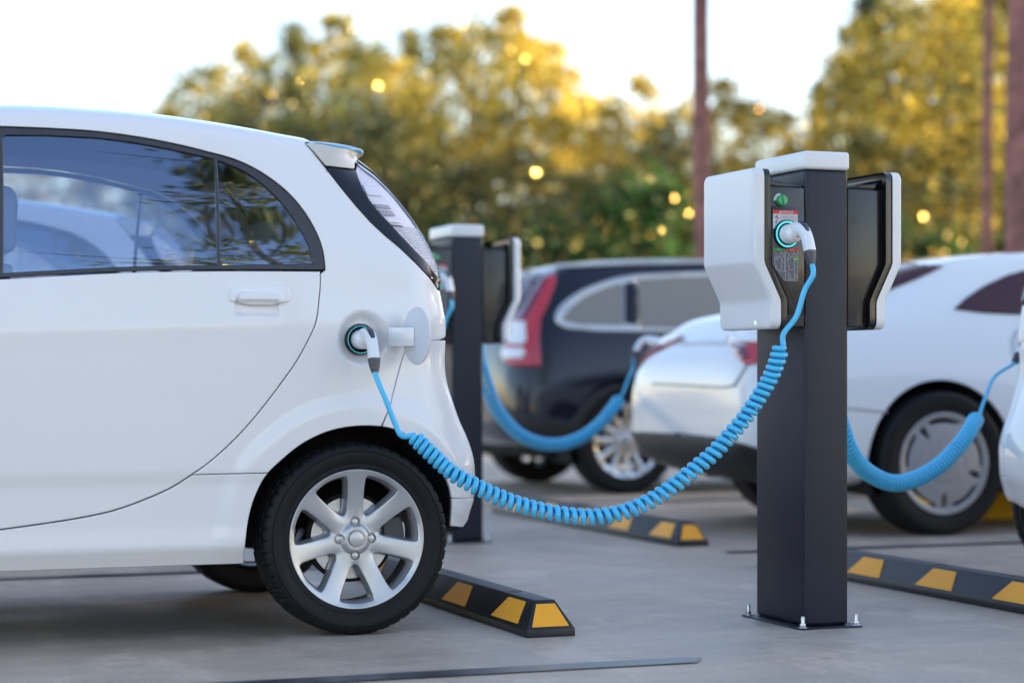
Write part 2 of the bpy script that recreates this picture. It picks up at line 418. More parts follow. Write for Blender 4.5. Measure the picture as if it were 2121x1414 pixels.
# ------------------------------------------------------------------ the ground and its painted lines
tag(link('ground', mesh('ground', [(-400, -400, 0), (400, -400, 0), (400, 400, 0), (-400, 400, 0)], [(0, 1, 2, 3)], smooth=False), None, 'ground'), kind='structure')
def stripe(x0, x1, y0, y1, point=0):
    v = [(x0, y0, .004), (x1, y0, .004), (x1 + point, (y0 + y1) / 2 + .03, .004), (x1, y1, .004), (x0, y1, .004)]
    o = link('parking_line', mesh('line', v, [(0, 1, 2, 3, 4)], smooth=False), None, 'ditch'); tag(o, kind='structure')
stripe(-4.2, 2.41, 5.0, 5.10, .05)
stripe(-4.2, 2.40, 7.90, 7.99, .05)
stripe(-4.2, 2.40, 11.24, 11.34, .05)
stripe(4.0, 10.4, 7.96, 8.05)
stripe(4.0, 10.4, 11.3, 11.4)

# ------------------------------------------------------------------ wheels
def wheel_parts(R, rr, W, style, detail=1):
    """meshes of one wheel: axis y, outer face towards -y, outer face plane at y=0"""
    out = {}
    prof = [(rr - .012, .022), (rr - .004, .010), (rr + .004, .006), (rr + .012, .0045), (rr + .016, .0055), (rr + .019, .0035), (rr + .03, -.001), (R - .040, -.004), (R - .028, -.0035), (R - .0265, -.001),
            (R - .0245, -.001), (R - .023, -.003), (R - .013, .002), (R - .006, .009), (R - .002, .018), (R, .030), (R, .046), (R - .007, .048), (R - .007, .054), (R, .056), (R, W / 2 - .004), (R - .007, W / 2 - .002),
            (R - .007, W / 2 + .004), (R, W / 2 + .006), (R, W - .056), (R - .007, W - .054), (R - .007, W - .048), (R, W - .046), (R, W - .03), (R - .004, W - .014), (R - .015, W - .002), (R - .03, W + .003), (rr + .03, W), (rr, W - .006), (rr - .012, W - .022)]
    n = 336 if detail else 96
    def rm(i, j, r, y):
        if not detail: return 0
        if 11 <= j <= 17 or 24 <= j <= 30:
            k = i % 7
            if k == 0: return -.005 if 13 <= j <= 28 else -.002
        if 18 <= j <= 23 and (i + 3) % 7 == 0: return -.003
        return 0
    out['tyre'] = (lathe(prof, n, rmod=rm, smooth_angle=40), 'rubber')
    g = .0062 if detail else .012
    holes = []; pk = []
    if style == 'seven':
        for k in range(7):
            c = math.pi / 2 + (k + .5) * 2 * math.pi / 7
            P = []
            for (r_, a_) in ((.915, -.30), (.93, -.22), (.935, 0), (.93, .22), (.915, .30), (.70, .275), (.52, .215), (.39, .125), (.365, 0), (.39, -.125), (.52, -.215), (.70, -.275)):
                P.append((rr * r_ * math.cos(c + a_), rr * r_ * math.sin(c + a_)))
            holes.append(chaikin(P, 2))
        nsp, ph = 7, math.pi / 2
        bolts = [(.242 * rr, k * math.pi / 2) for k in range(4)]
    elif style == 'twelve':
        for k in range(12):
            c = (k + .5) * 2 * math.pi / 12
            P = [(rr * r_ * math.cos(c + a_), rr * r_ * math.sin(c + a_)) for (r_, a_) in ((.88, -.17), (.90, 0), (.88, .17), (.60, .13), (.36, .06), (.36, -.06), (.60, -.13))]
            holes.append(chaikin(P, 2))
        nsp, ph = 12, 0; bolts = [(.22 * rr, k * 2 * math.pi / 5) for k in range(5)]
    else:
        for k in range(5):
            c = -math.pi / 2 + k * 2 * math.pi / 5
            P = [(rr * r_ * math.cos(c + a_), rr * r_ * math.sin(c + a_)) for (r_, a_) in ((.86, -.11), (.86, .11), (.50, .0))]
            holes.append(chaikin(P, 2, .2))
            c += math.pi / 5
            P = [(.88, -.42), (.89, -.2), (.89, 0), (.89, .2), (.88, .42), (.80, .40), (.80, .2), (.80, 0), (.80, -.2), (.80, -.40)]
            holes.append(chaikin([(rr * r_ * math.cos(c + a_), rr * r_ * math.sin(c + a_)) for (r_, a_) in P], 1))
        nsp, ph = 5, -math.pi / 2; bolts = []
    def face(a, b):
        r = math.hypot(a, b); th = math.atan2(b, a); q = r / rr
        if style == 'cover': return -.012 + .012 * (1 - q ** 2) * 1.2 - (.004 if abs(q - .42) < .012 else 0) + (.010 if q > .93 else 0)
        y = .003 + .026 * max(0, 1 - q ** 2.2)
        u = (th - ph) / (2 * math.pi / nsp); u = abs(u - round(u)) * 2
        wgt = max(0, min(1, (q - .26) / .2)) * max(0, min(1, (.985 - q) / .10))
        y += .010 * (u ** 2) * wgt
        if q < .23: y -= .013 * (1 - (max(0, q - .155) / .075) ** 2 if q > .155 else 1)
        if .103 < q < .118: y += .002
        for (br, ba) in bolts:
            d = math.hypot(a - br * math.cos(ba), b - br * math.sin(ba))
            if d < .0155: y += .009 * min(1, (.0155 - d) / .0035)
        return -y
    extra = []
    for (br, ba) in bolts:
        for q in (.004, .008, .0118, .0138, .0156, .0175):
            for k in range(24): extra.append((br * math.cos(ba) + q * math.cos(k * math.pi / 12), br * math.sin(ba) + q * math.sin(k * math.pi / 12)))
    for q in (.1, .105, .11, .116, .121, .155, .18, .2, .215, .232, .25, .955, .965, .975):
        for k in range(72): extra.append((q * rr * math.cos(k * math.pi / 36), q * rr * math.sin(k * math.pi / 36)))
    circ = [((rr + .001) * math.cos(2 * math.pi * k / 180), (rr + .001) * math.sin(2 * math.pi * k / 180)) for k in range(180)]
    me = plate(circ, face, lambda a, b, h: (a, -h, b), r=.0022, thick=.016, g=g, holes=holes, step=.006 if detail else .012, extra=np.array(extra), seg=3, sharp=60)
    # deep flared window walls
    V = []; F = []
    for h in holes:
        q = resample(h, .006 if detail else .012); n_ = len(q); ctr = q.mean(0); s = len(V)
        for (f_, d_) in ((1.0, .012), (.93, .020), (.86, .034), (.845, .046)):
            for p in q:
                a, b = ctr + (p - ctr) * f_
                V.append((a, -face(*p) + d_ - .002, b))
        for l in range(3):
            for i in range(n_):
                j = (i + 1) % n_; F.append((s + l * n_ + i, s + l * n_ + j, s + (l + 1) * n_ + j, s + (l + 1) * n_ + i))
    me = merge([me, mesh('w', V, F)]); me.polygons.foreach_set('use_smooth', [True] * len(me.polygons)); me.set_sharp_from_angle(angle=rad(55))
    out['rim'] = (me, 'alloy' if style == 'seven' else ('chrome' if style == 'twelve' else 'alloy_grey'))
    out['barrel'] = (lathe([(rr - .002, .016), (rr - .010, .03), (rr - .016, .06), (rr - .016, W - .03), (rr - .004, W - .012)], 96), 'alloy_dark')
    out['brake_disc'] = (merge([lathe([(.001, .075), (.048, .075), (.052, .078), (.124 * rr / .208, .078), (.124 * rr / .208, .10), (.03, .10)], 72), lathe([(.001, .045), (.045, .045), (.05, .05), (.05, .078)], 48)]), 'steel')
    out['backing_plate'] = (lathe([(.126 * rr / .208, .084), (.135 * rr / .208, .084), (.135 * rr / .208, .108), (.02, .108)], 72), 'black_hole')
    if bolts:
        nut = []
        for (br, ba) in bolts:
            hx = [(br * math.cos(ba) +   .0098 * math.cos(k * math.pi / 3 + .3), br * math.sin(ba) + .0098 * math.sin(k * math.pi / 3 + .3)) for k in range(6)]
            y0 = -face(br * math.cos(ba), br * math.sin(ba))
            nut.append((prism(hx, y0 - .006, y0 + .004, 'y', w=.0013, seg=2)))
        out['lug_nut'] = (nut, 'chrome_satin')
    out['centre_cap'] = (disc(.0225 if style == 'seven' else .03, -face(0, 0) - .0015, n=48, th=.005), 'alloy')
    if detail:
        pts = [(.085 + .085 * math.cos(a) * .9, .11 * math.sin(a)) for a in np.linspace(-.62, .62, 9)] + [(.06 + .075 * math.cos(a) * .5, .09 * math.sin(a)) for a in np.linspace(.62, -.62, 7)]
        out['brake_caliper'] = (prism(pts, .050, .115, 'y', w=.005), 'alloy_black')
    return out
M['alloy_grey'] = mat('grey_wheel_cover', (.36, .36, .37), .38, metal=.4)
M['alloy_black'] = mat('caliper_grey', (.06, .06, .065), .5)
def place_wheel(parts, parent, loc, flip=False):
    rim, rm = parts['rim']
    wobj = link('wheel', rim, parent, rm, loc); wobj.rotation_euler.z = math.pi if flip else 0
    for k, (me, m) in parts.items():
        if k == 'rim': continue
        for x in (me if isinstance(me, list) else [me]): link(k, x, wobj, m)
    return wobj

# ------------------------------------------------------------------ the small white hatchback (near side traced, far side mirrored)
YC, YM = 5.86, 6.60
ORG = Vector((1.708, YM, 0))
def side_px(L, Y=YC + .06): return [xz(u, v, Y) for u, v in L]
roof_px = [(0,222.5),(66,224),(131,226.5),(200,231),(265,236),(353,245),(424,255),(495,266),(551,276),(601,285.5),(642,293)]
spoil_px = [(690,299.5),(734.6,307.5),(746,311),(750,317),(749,324)]
lens_px = [(747,333),(752,341),(763,350),(785.5,368),(811,396),(836,430),(856,461),(876,500),(890,531),(898.7,560),(903.5,582)]
rear_px = [(906,604),(911,636),(916,670),(918,705),(917.5,751),(921,789),(932,827),(946,866),(965,906),(978,942),(985,980),(985.5,1018),(984,1034),(976,1060),(970,1079),(961,1091)]
front_pts = [(-1.30,.22),(-1.36,.30),(-1.39,.45),(-1.385,.60),(-1.34,.76),(-1.24,.91),(-1.10,1.03),(-.95,1.13),(-.80,1.26),(-.62,1.38),(-.40,1.485),(-.15,1.54),(.15,1.565),(.45,1.566)]
S_roof = [tuple(p) for p in side_px(roof_px, YC + .20)]
S_spo = side_px(spoil_px, YC + .22); S_lens = side_px(lens_px, YC + .21); S_rear = side_px(rear_px, YC + .18)
SIL_ROOF = [np.array(p) for p in catmull(front_pts[10:] + S_roof, 5)]
SIL_SPO = [SIL_ROOF[-1]] + [np.array(p) for p in catmull([S_roof[-1]] + S_spo, 4)][1:]
SIL_LENS = [np.array(p) for p in catmull(S_lens, 4)]
SIL_REAR = [np.array(p) for p in catmull(S_rear, 4)]
SIL_FRONT = [np.array(p) for p in catmull(front_pts[:11], 5)]
L_ROOF = SIL_ROOF + SIL_SPO[:-6]
L_BACK = SIL_LENS + SIL_REAR
L_NOSE = SIL_FRONT
_arch_px = [(510,1170),(511,1131),(520,1063.7),(534,1019.5),(556,979),(578,957),(612,928),(646,907),(687,890.5),(737.6,882),(788.5,883),(822.5,891),(856,910),(890,940),(914,968),(934.5,999),(944,1033),(945,1064),(944.5,1092)]
ARCH = [np.array(p) for p in catmull(side_px(_arch_px, YC + .02), 4)]
FA = (-.842, .290)
FARCH = [np.array((FA[0] + .345 * math.cos(a), FA[1] + .345 * math.sin(a))) for a in np.linspace(rad(-12), rad(192), 40)]
_kz = [.15,.225,.275,.34,.46,.50,.70,.86,.925,.940,1.0,1.08,1.12,1.30,1.45,1.62]
_kf = [.105,.072,.043,.045,.037,.0280,.0165,.0062,.0005,.0005,.0085,.020,.026,.078,.130,.20]
_tz = np.arange(.1, 1.75, .002); _tf = np.interp(_tz, _kz, _kf)
def _sm(a, n):
    k = np.hanning(n + 2)[1:-1]; k /= k.sum(); return np.convolve(np.pad(a, (n // 2, n - 1 - n // 2), 'edge'), k, 'valid')
_tf = np.where(_tz > 1.03, _sm(_tf, 61), _sm(_tf, 13))
PORT = (None, None)
pp = onY(752, 699.5, YC + .015); PORT = (pp.x, pp.z)
hc = [onY(486, 634, YC + .01), onY(578, 655, YC + .01)]
HCUP = (hc[0].x, hc[1].z, hc[1].x, hc[0].z)
def ss(x): x = np.clip(x, 0, 1); return x * x * (3 - 2 * x)
def f_side(x, z, port=True):
    x = np.atleast_1d(np.asarray(x, float)); z = np.atleast_1d(np.asarray(z, float)); Q = np.stack([x, z], 1)
    wz = np.clip((z - .4) / .4, 0, 1) * np.clip((1.3 - z) / .25, 0, 1)
    zz = z + .034 * (1.66 - x) * wz
    f = np.interp(zz, _tz, _tf)
    f = f + .055 * np.maximum(0, x - 1.25) ** 2 + .16 * np.maximum(0, -.35 - x) ** 2
    dr = dist(Q, L_ROOF); db = dist(Q, L_BACK); dn = dist(Q, L_NOSE)
    def cor(R, d): e = np.clip(R - d, 0, R); return R - np.sqrt(np.maximum(R * R - e * e, 0))
    c = (cor(.045, dr) ** 3 + cor(.13, db) ** 3 + cor(.22, dn) ** 3) ** (1 / 3)
    f = f + c
    da = np.minimum(dist(Q, ARCH), dist(Q, FARCH))
    f = f - .010 * ss((.105 - da) / .055) * np.clip((z - .2) / .1, 0, 1)
    # a soft hip that swells above the rear arch
    f = f - .016 * np.exp(-(((x - 1.90) / .22) ** 2 + ((z - .60) / .14) ** 2)) + .012 * np.exp(-(((x - 1.98) / .16) ** 2 + ((z - .84) / .10) ** 2))
    if port:
        d = np.hypot(x - PORT[0], z - PORT[1])
        f = f + .024 * ss((.086 - d) / .034)
    x0, z0, x1, z1 = HCUP
    inx = ss((np.minimum(x - x0, x1 - x) + .002) / .010); inz = ss((np.minimum(z - z0, z1 + .02 - z) + .002) / .012)
    f = f + .014 * inx * inz
    return f
def n_side(x, z, port=True, e=.0018):
    fx = (f_side(x + e, z, port) - f_side(x - e, z, port)) / (2 * e); fz = (f_side(x, z + e, port) - f_side(x, z - e, port)) / (2 * e)
    n = np.stack([fx, -np.ones_like(fx), fz], 1); return n / np.linalg.norm(n, axis=1, keepdims=True)
EXTRA = []
for q in (.0, .01, .02, .03, .04, .048, .056, .064, .072, .08, .088, .094): EXTRA += [(PORT[0] + q * math.cos(a), PORT[1] + q * math.sin(a)) for a in np.linspace(0, 2 * math.pi, 40, endpoint=False)]
x0, z0, x1, z1 = HCUP
EXTRA += [(x, z) for x in np.arange(x0 - .008, x1 + .008, .004) for z in np.arange(z0 - .008, z1 + .01, .004)]
for Ls in (L_ROOF, L_BACK, L_NOSE):
    P = resample(Ls, .012, False); t = np.gradient(P, axis=0); t /= np.maximum(np.linalg.norm(t, axis=1, keepdims=True), 1e-9); nn = np.stack([t[:, 1], -t[:, 0]], 1)
    for d in (.002, .005, .010, .018, .028, .040, .055, .072, .09, .11): EXTRA += [tuple(p) for p in P + nn * d]
for Ls in (ARCH, FARCH):
    P = resample(Ls, .014, False); t = np.gradient(P, axis=0); t /= np.maximum(np.linalg.norm(t, axis=1, keepdims=True), 1e-9); nn = np.stack([-t[:, 1], t[:, 0]], 1)
    for d in (.045, .058, .07, .082, .095, .108): EXTRA += [tuple(p) for p in P + nn * d]
for zc in (.25, .275, .29, .455, .47, .48, .49, .90, .91, .92, .93, .94, .95, .96, .975): EXTRA += [(x, zc - .034 * (1.66 - x) * (0 if zc < .4 else min(1, (zc - .4) / .4))) for x in np.arange(-1.35, 2.08, .018)]
EXTRA = np.array(EXTRA)

BASE_PANELS = []
def panel(name, outline, parent, m, off=0., r=.0035, thick=.014, gap=.0, holes=(), mirror=True, sub=None, g=.024, step=.012, flat_extra=True, label=None):
    O = resample(outline, step); O = O if area(O) > 0 else O[::-1]
    if gap: O = inset_poly(O, gap)
    H = []
    for h in holes:
        q = resample(h, step); q = q if area(q) < 0 else q[::-1]; H.append(inset_poly(q, gap) if gap else q)
    rings = [inset_poly(O, r)] + [inset_poly(h, r) for h in H]
    pts = np.vstack([grid_points(O, g)] + ([EXTRA] if flat_extra else []))
    A, T, maps = triangulate(rings, pts, .003)
    XZ = [A]; F = [tuple(int(i) for i in t) for t in T]; DEP = [np.zeros(len(A))]; NO = [np.zeros((len(A), 3))]; cnt = len(A); NB = [np.ones(len(A))]
    seg = 3
    for base, ring, mp in zip([O] + H, rings, maps):
        prev = mp; n = len(base)
        ring_n = (base - ring); ring_n = ring_n / np.maximum(np.linalg.norm(ring_n, axis=1, keepdims=True), 1e-9)
        for k in range(1, seg + 3):
            if k <= seg:
                th = math.pi / 2 * k / seg; q = inset_poly(base, r * (1 - math.sin(th))) if k < seg else base; dep = r * .55 * (1 - math.cos(th)); nb, no = math.cos(th), math.sin(th)
            elif k == seg + 1: q = base; dep = r * .55; nb, no = 0, 1
            else: q = base; dep = thick; nb, no = 0, 1
            XZ.append(q); DEP.append(np.full(n, dep)); NB.append(np.full(n, nb)); NO.append(np.stack([ring_n[:, 0] * no, np.zeros(n), ring_n[:, 1] * no], 1))
            cur = list(range(cnt, cnt + n)); cnt += n
            if k != seg + 1:
                for i in range(n):
                    j = (i + 1) % n; F.append((prev[i], cur[i], cur[j], prev[j]))
            else:
                pass
            prev = cur
    Q = np.vstack(XZ); D = np.concatenate(DEP); B = np.concatenate(NB)[:, None]; NOv = np.vstack(NO)
    res = None
    for side in ((-1, 1) if mirror else (-1,)):
        port = side < 0
        f = f_side(Q[:, 0], Q[:, 1], port) - off + D
        N = n_side(Q[:, 0], Q[:, 1], port) * B + NOv; N /= np.maximum(np.linalg.norm(N, axis=1, keepdims=True), 1e-9)
        y = YC + f
        V = np.stack([Q[:, 0], y, Q[:, 1]], 1); FF = F
        if side > 0:
            V[:, 1] = 2 * YM - V[:, 1]; N[:, 1] *= -1; FF = [f_[::-1] for f_ in F]
        V = V - np.array(ORG)
        me = mesh(name, V, FF, True, normals=N)
        o = link(name, me, parent, m)
        if label and side < 0: o['label'] = label
        if side < 0: res = o
        else: res2 = o
        if sub is not None: sub(o, side)
    return res

def edge_y(P, dd=0.): P = np.array(P); return YC + f_side(P[:, 0], P[:, 1], False)
def loft(name, L, parent, m, bulge=.05, e=2.3, NT=36, off=0., trim=0., tuck=True, close=False, thick=0):
    """surface across the car between the two silhouette lines"""
    P = resample(L, .02, False); t = np.gradient(P, axis=0); t /= np.maximum(np.linalg.norm(t, axis=1, keepdims=True), 1e-9)
    n = np.stack([-t[:, 1], t[:, 0]], 1)                     # outward for a front-to-back line
    y0 = edge_y(P); hw = YM - y0
    pin = P - n * .006; yin = edge_y(pin) + .004
    V = []; row = NT + 1 + (2 if tuck else 0)
    b = bulge if np.ndim(bulge) else np.full(len(P), bulge)
    for i in range(len(P)):
        if tuck: V.append((P[i][0] - n[i][0] * .007, yin[i], P[i][1] - n[i][1] * .007))
        for k in range(NT + 1):
            s = -1 + 2 * k / NT; s = math.copysign(abs(s) ** .8, s); s *= (1 - trim)
            h = b[i] * (1 - abs(s) ** e) + off
            V.append((P[i][0] + n[i][0] * h, YM + s * hw[i], P[i][1] + n[i][1] * h))
        if tuck: V.append((P[i][0] - n[i][0] * .007, 2 * YM - yin[i], P[i][1] - n[i][1] * .007))
    F = []
    for i in range(len(P) - 1):
        for k in range(row - 1): F.append((i * row + k, (i + 1) * row + k, (i + 1) * row + k + 1, i * row + k + 1))
    V = np.array(V) - np.array(ORG)
    me = mesh(name, V, F, sharp=60)
    if thick:
        me = baked(me, [('SOLIDIFY', dict(thickness=thick, offset=-1))])
    return link(name, me, parent, m)

def build_small_car(label):
    car = thing('electric_hatchback', label, 'car', ORG, 'small white electric hatchbacks')
    px = side_px
    # window line traced
    tr_out = px([(0,256),(106,260),(212,267),(300,279.5),(371,293.7),(442,312),(495,328),(537,349),(576,377),(608,408.5),(633,444),(650.5,479),(661,512),(664.5,543),(665,561)], YC + .08)
    tr_out = [tuple(p) for p in catmull(tr_out, 4)]
    belt = px([(665,561),(560,560.5),(459,560.5),(318,562),(230,565),(141,569.5),(0,577.5)], YC + .03)
    d_cut = px([(665,561),(665,585),(661,618),(652.4,668),(639.4,699.4),(615.4,745),(576.9,800.4),(528.8,862.9),(480.8,915.8),(432.7,959),(399,983),(360.6,1008.5),(312.5,1031),(240,1057.6),(168,1073.5),(96,1085),(0,1098.5)], YC + .02)
    d_cut = [tuple(p) for p in catmull(d_cut, 4)]
    XB = .655
    zt = tr_out[0][1]; zb = belt[-1][1]; zd = d_cut[-1][1]
    sil_top = [tuple(p) for p in SIL_ROOF]
    cutline = px([(642,293.5),(681,351),(706,388),(735,428),(763,462),(791,490),(819,515),(848,544),(876,572),(904.5,600.5)], YC + .10)
    rear_upper = [tuple(p) for p in SIL_REAR if p[1] > xz(918, 704, YC + .1)[1]]
    bump_seam = px([(918,704.5),(890,704.5),(865,707),(850,713),(838,730),(822,785),(808,835),(789,882.5)], YC + .03)
    arch = [tuple(p) for p in ARCH]
    iA = min(range(len(arch)), key=lambda i: (arch[i][0] - bump_seam[-1][0]) ** 2 + (arch[i][1] - bump_seam[-1][1]) ** 2)
    iS = min(range(len(arch)), key=lambda i: abs(arch[i][1] - xz(556, 979.5, YC)[1]) + (5 if i > iA else 0))
    iE = min(range(len(arch)), key=lambda i: abs(arch[i][1] - xz(945, 1034, YC)[1]) + (5 if i < iA else 0))
    f_win = [(.640, zt + .004), (.35, 1.492), (.08, 1.478), (-.18, 1.43), (-.42, 1.35), (-.62, 1.24), (-.76, 1.13), (-.83, 1.055)]
    # side frame: pillars, roof rail and rear quarter in one pressing
    O = [(-.93, 1.10)] + [tuple(p) for p in catmull(f_win[::-1], 3)][1:]
    O = O + [(XB, zt + .001)] + tr_out + d_cut[1:]
    iC = min(range(len(d_cut)), key=lambda i: abs(d_cut[i][0] - xz(399, 983, YC)[0]))
    O = [(-.93, 1.085)] + [tuple(p) for p in catmull(f_win[::-1], 3)] + tr_out + d_cut[1:iC + 1] + arch[iS:iA + 1] + bump_seam[::-1][1:] + rear_upper[::-1] + cutline[::-1] + sil_top[::-1][1:] + [(-.62, 1.38), (-.80, 1.26), (-.93, 1.147)]
    panel('body_side', O, car, 'white_paint', gap=.0006)
    sill = d_cut[iC:] + [(.2, zd - .004), (-.35, zd - .004), (-.495, zd - .01), (-.497, .225)] + px([(0,1185)]) + px([(508.6,1168)]) + arch[2:iS + 1]
    panel('sill_panel', sill, car, 'white_paint', gap=.0012)
    bump = bump_seam + arch[iA + 1:iE + 1] + px([(984.5,1034)], YC + .1) + [tuple(p) for p in SIL_REAR if xz(985, 1033, YC + .1)[1] < p[1] < xz(918, 704, YC + .1)[1]][::-1]
    panel('rear_bumper', bump, car, 'white_paint', gap=.0008)
    low = arch[iE:] + [tuple(p) for p in SIL_REAR if p[1] <= xz(985, 1033, YC + .1)[1] + .001][::-1]
    panel('bumper_corner', low, car, 'white_paint', gap=.0010)
    # rear door
    handle_parent = {}
    def door_sub(o, side): handle_parent[side] = o
    panel('door', [(XB, zb)] + belt[::-1] + d_cut[1:] + [(XB, zd + .001)], car, 'white_paint', gap=.0022, sub=door_sub)
    hp = px([(468,601),(474,595.5),(588,595.5),(592.5,601),(592.5,622),(587,627.5),(474,627.5),(467,621)])
    gp = px([(486,633),(486,611),(490,606),(500,604.5),(562,604.5),(574,607),(578,612),(578,633)])
    def rep(o, side, keep):
        o.parent = handle_parent[side]
        for c in ():
            pass
    panel('handle_plate', chaikin(hp, 1), car, 'white_paint', off=.005, r=.0045, thick=.008, g=.01, step=.005, flat_extra=False, sub=lambda o, s: setattr(o, 'parent', handle_parent[s]))
    panel('handle_grip', chaikin(gp, 1), car, 'white_paint', off=.017, r=.007, thick=.014, g=.008, step=.004, flat_extra=False, sub=lambda o, s: setattr(o, 'parent', handle_parent[s]))
    # rear window frame with two lights
    g_top = px([(13.5,281),(18,277),(106,277.5),(212,283),(283,292.6),(353.5,306),(406.5,318),(448.5,328.5)], YC + .08)
    g_bot = px([(448.5,547.3),(318,548.5),(230,551.5),(141,556),(9,563)], YC + .03)
    main_glass = g_top + g_bot
    q_glass = px([(460,331.5),(495,345.5),(530,366.5),(565.6,399),(594,434),(615,469),(632.7,508),(638.5,536),(639.5,545)], YC + .07) + px([(460,547)], YC + .03)
    q_glass = [tuple(p) for p in catmull(q_glass[:-1], 3)] + [q_glass[-1]]
    trim_o = [(XB, zb + .002)] + [(XB, zt)] + tr_out + belt
    fr = {}
    panel('window_frame', trim_o, car, 'trim', off=-.002, gap=.003, holes=[main_glass, q_glass], r=.004, thick=.02, sub=lambda o, s: fr.__setitem__(s, o))
    for gname, gl in (('window_pane', main_glass), ('quarter_pane', q_glass)):
        c = np.array(gl).mean(0); big = inset_poly(resample(gl, .02) if area(gl) > 0 else resample(gl, .02)[::-1], -.008)
        panel(gname, big, car, 'glass', off=-.009, r=.001, thick=.001, g=.05, flat_extra=False, sub=lambda o, s: setattr(o, 'parent', fr[s]))
    # front door, its window, front wing
    fd = [(.648, zb), (.648, zd), (.2, zd - .003), (-.35, zd), (-.485, zd + .06), (-.49, .62), (-.53, .95), (-.83, 1.05), (-.2, 1.045)]
    panel('door', fd, car, 'white_paint', gap=.0022, sub=door_sub)
    hpf = [(x - .88, z) for x, z in hp]; gpf = [(x - .88, z) for x, z in gp]
    panel('handle_plate', chaikin(hpf, 1), car, 'white_paint', off=.005, r=.0045, thick=.02, g=.01, step=.006, flat_extra=False, sub=lambda o, s: setattr(o, 'parent', handle_parent[s]))
    panel('handle_grip', chaikin(gpf, 1), car, 'white_paint', off=.017, r=.007, thick=.03, g=.01, step=.006, flat_extra=False, sub=lambda o, s: setattr(o, 'parent', handle_parent[s]))
    fo = [tuple(p) for p in catmull(f_win, 3)] + [(-.2, 1.047), (.648, zb + .002)]
    fg = [(.600, zt - .055), (.35, 1.445), (.08, 1.43), (-.18, 1.385), (-.40, 1.31), (-.57, 1.22), (-.71, 1.10), (.600, zb + .035)]
    panel('window_frame', fo, car, 'trim', off=-.002, gap=.003, holes=[fg], thick=.02, sub=lambda o, s: fr.__setitem__(s, o))
    panel('window_pane', inset_poly(resample(fg, .02) if area(fg) > 0 else resample(fg, .02)[::-1], -.008), car, 'glass', off=-.009, r=.001, thick=.001, g=.05, flat_extra=False, sub=lambda o, s: setattr(o, 'parent', fr[s]))
    wing = [(-.93, 1.083), (-.835, 1.05), (-.53, .948), (-.492, .62), (-.487, .40)] + [tuple(p) for p in FARCH if p[1] > .23] + [(-1.19, .22)] + [tuple(p) for p in SIL_FRONT if p[1] < 1.146]
    hl = [(-1.30, .80), (-1.12, .99), (-1.0, .97), (-1.05, .86), (-1.2, .76)]
    panel('front_wing', wing, car, 'white_paint', gap=.001)
    panel('headlight', chaikin(hl, 2), car, 'lens_white', off=.006, r=.006, thick=.012)
    # rear lamp group
    spo = [cutline[0]] + [tuple(p) for p in SIL_SPO[1:]] + px([(745,336),(742,345),(738,348.5)], YC + .12) + px([(710,346),(684,343)], YC + .1) + px([(678,342)], YC + .1)
    M['spoiler_side'] = mat('spoiler_side', (.60, .56, .49), .3, coat=.5)  # beige carries the warm light bounced up from the ground
    sp = panel('spoiler', spo, car, 'spoiler_side', off=.006, gap=.0006, r=.004, g=.016)
    panel('spoiler_edge', px([(644,293.8),(690,300.2),(734.6,308),(745,311.5),(750,317),(749.5,321),(743,317.5),(733,314.5),(690,307),(648,299)], YC + .20), sp, 'blue_paint', off=.009, r=.002, thick=.008, g=.012)
    lens_edge = px([(743.5,350),(744.5,367),(749,391),(760,416),(777,442),(800,467),(819,490),(848,521),(876,549),(899,575),(904,592)], YC + .13)
    trim_b = [cutline[1]] + px([(684,344),(710,347),(739,349.5)], YC + .11) + lens_edge[:-1] + px([(904,596)], YC + .1) + cutline[::-1][0:-1]
    panel('lamp_surround', trim_b, car, 'black_gloss', gap=.0006, off=.001, g=.018)
    lens = [tuple(p) for p in SIL_LENS] + px([(904.5,592)], YC + .1) + lens_edge[::-1]
    def lamp_sub(o, s): fr[('lamp', s)] = o
    panel('tail_lamp', lens, car, 'lens_clear', off=.004, gap=.0004, r=.003, thick=.016, g=.016, sub=lamp_sub)
    # reflector bowls inside the lamp
    inner = inset_poly(resample(lens, .01) if area(lens) > 0 else resample(lens, .01)[::-1], .004)
    panel('lamp_reflector', inner, car, 'reflector', off=-.018, r=.002, thick=.010, g=.02, flat_extra=False, sub=lambda o, s: setattr(o, 'parent', fr[('lamp', s)]))
    for (a, b, c, d, mm) in (((751,383),(783,384),(793,406),(757,405),'lamp_bright'),((768,424),(803,426),(808,433),(773,432),'lamp_grey'),((775,436),(809,438),(815,448),(783,449),'lamp_grey'),((787,453),(819,455),(825,463),(796,463),'lamp_bright'),((800,467),(828,469),(829,471),(802,470),'trim')):
        panel('lamp_chamber', chaikin(px([a, b, c, d], YC + .14), 0), car, mm, off=-.0125, r=.0015, thick=.005, g=.02, flat_extra=False, sub=lambda o, s: setattr(o, 'parent', fr[('lamp', s)]))
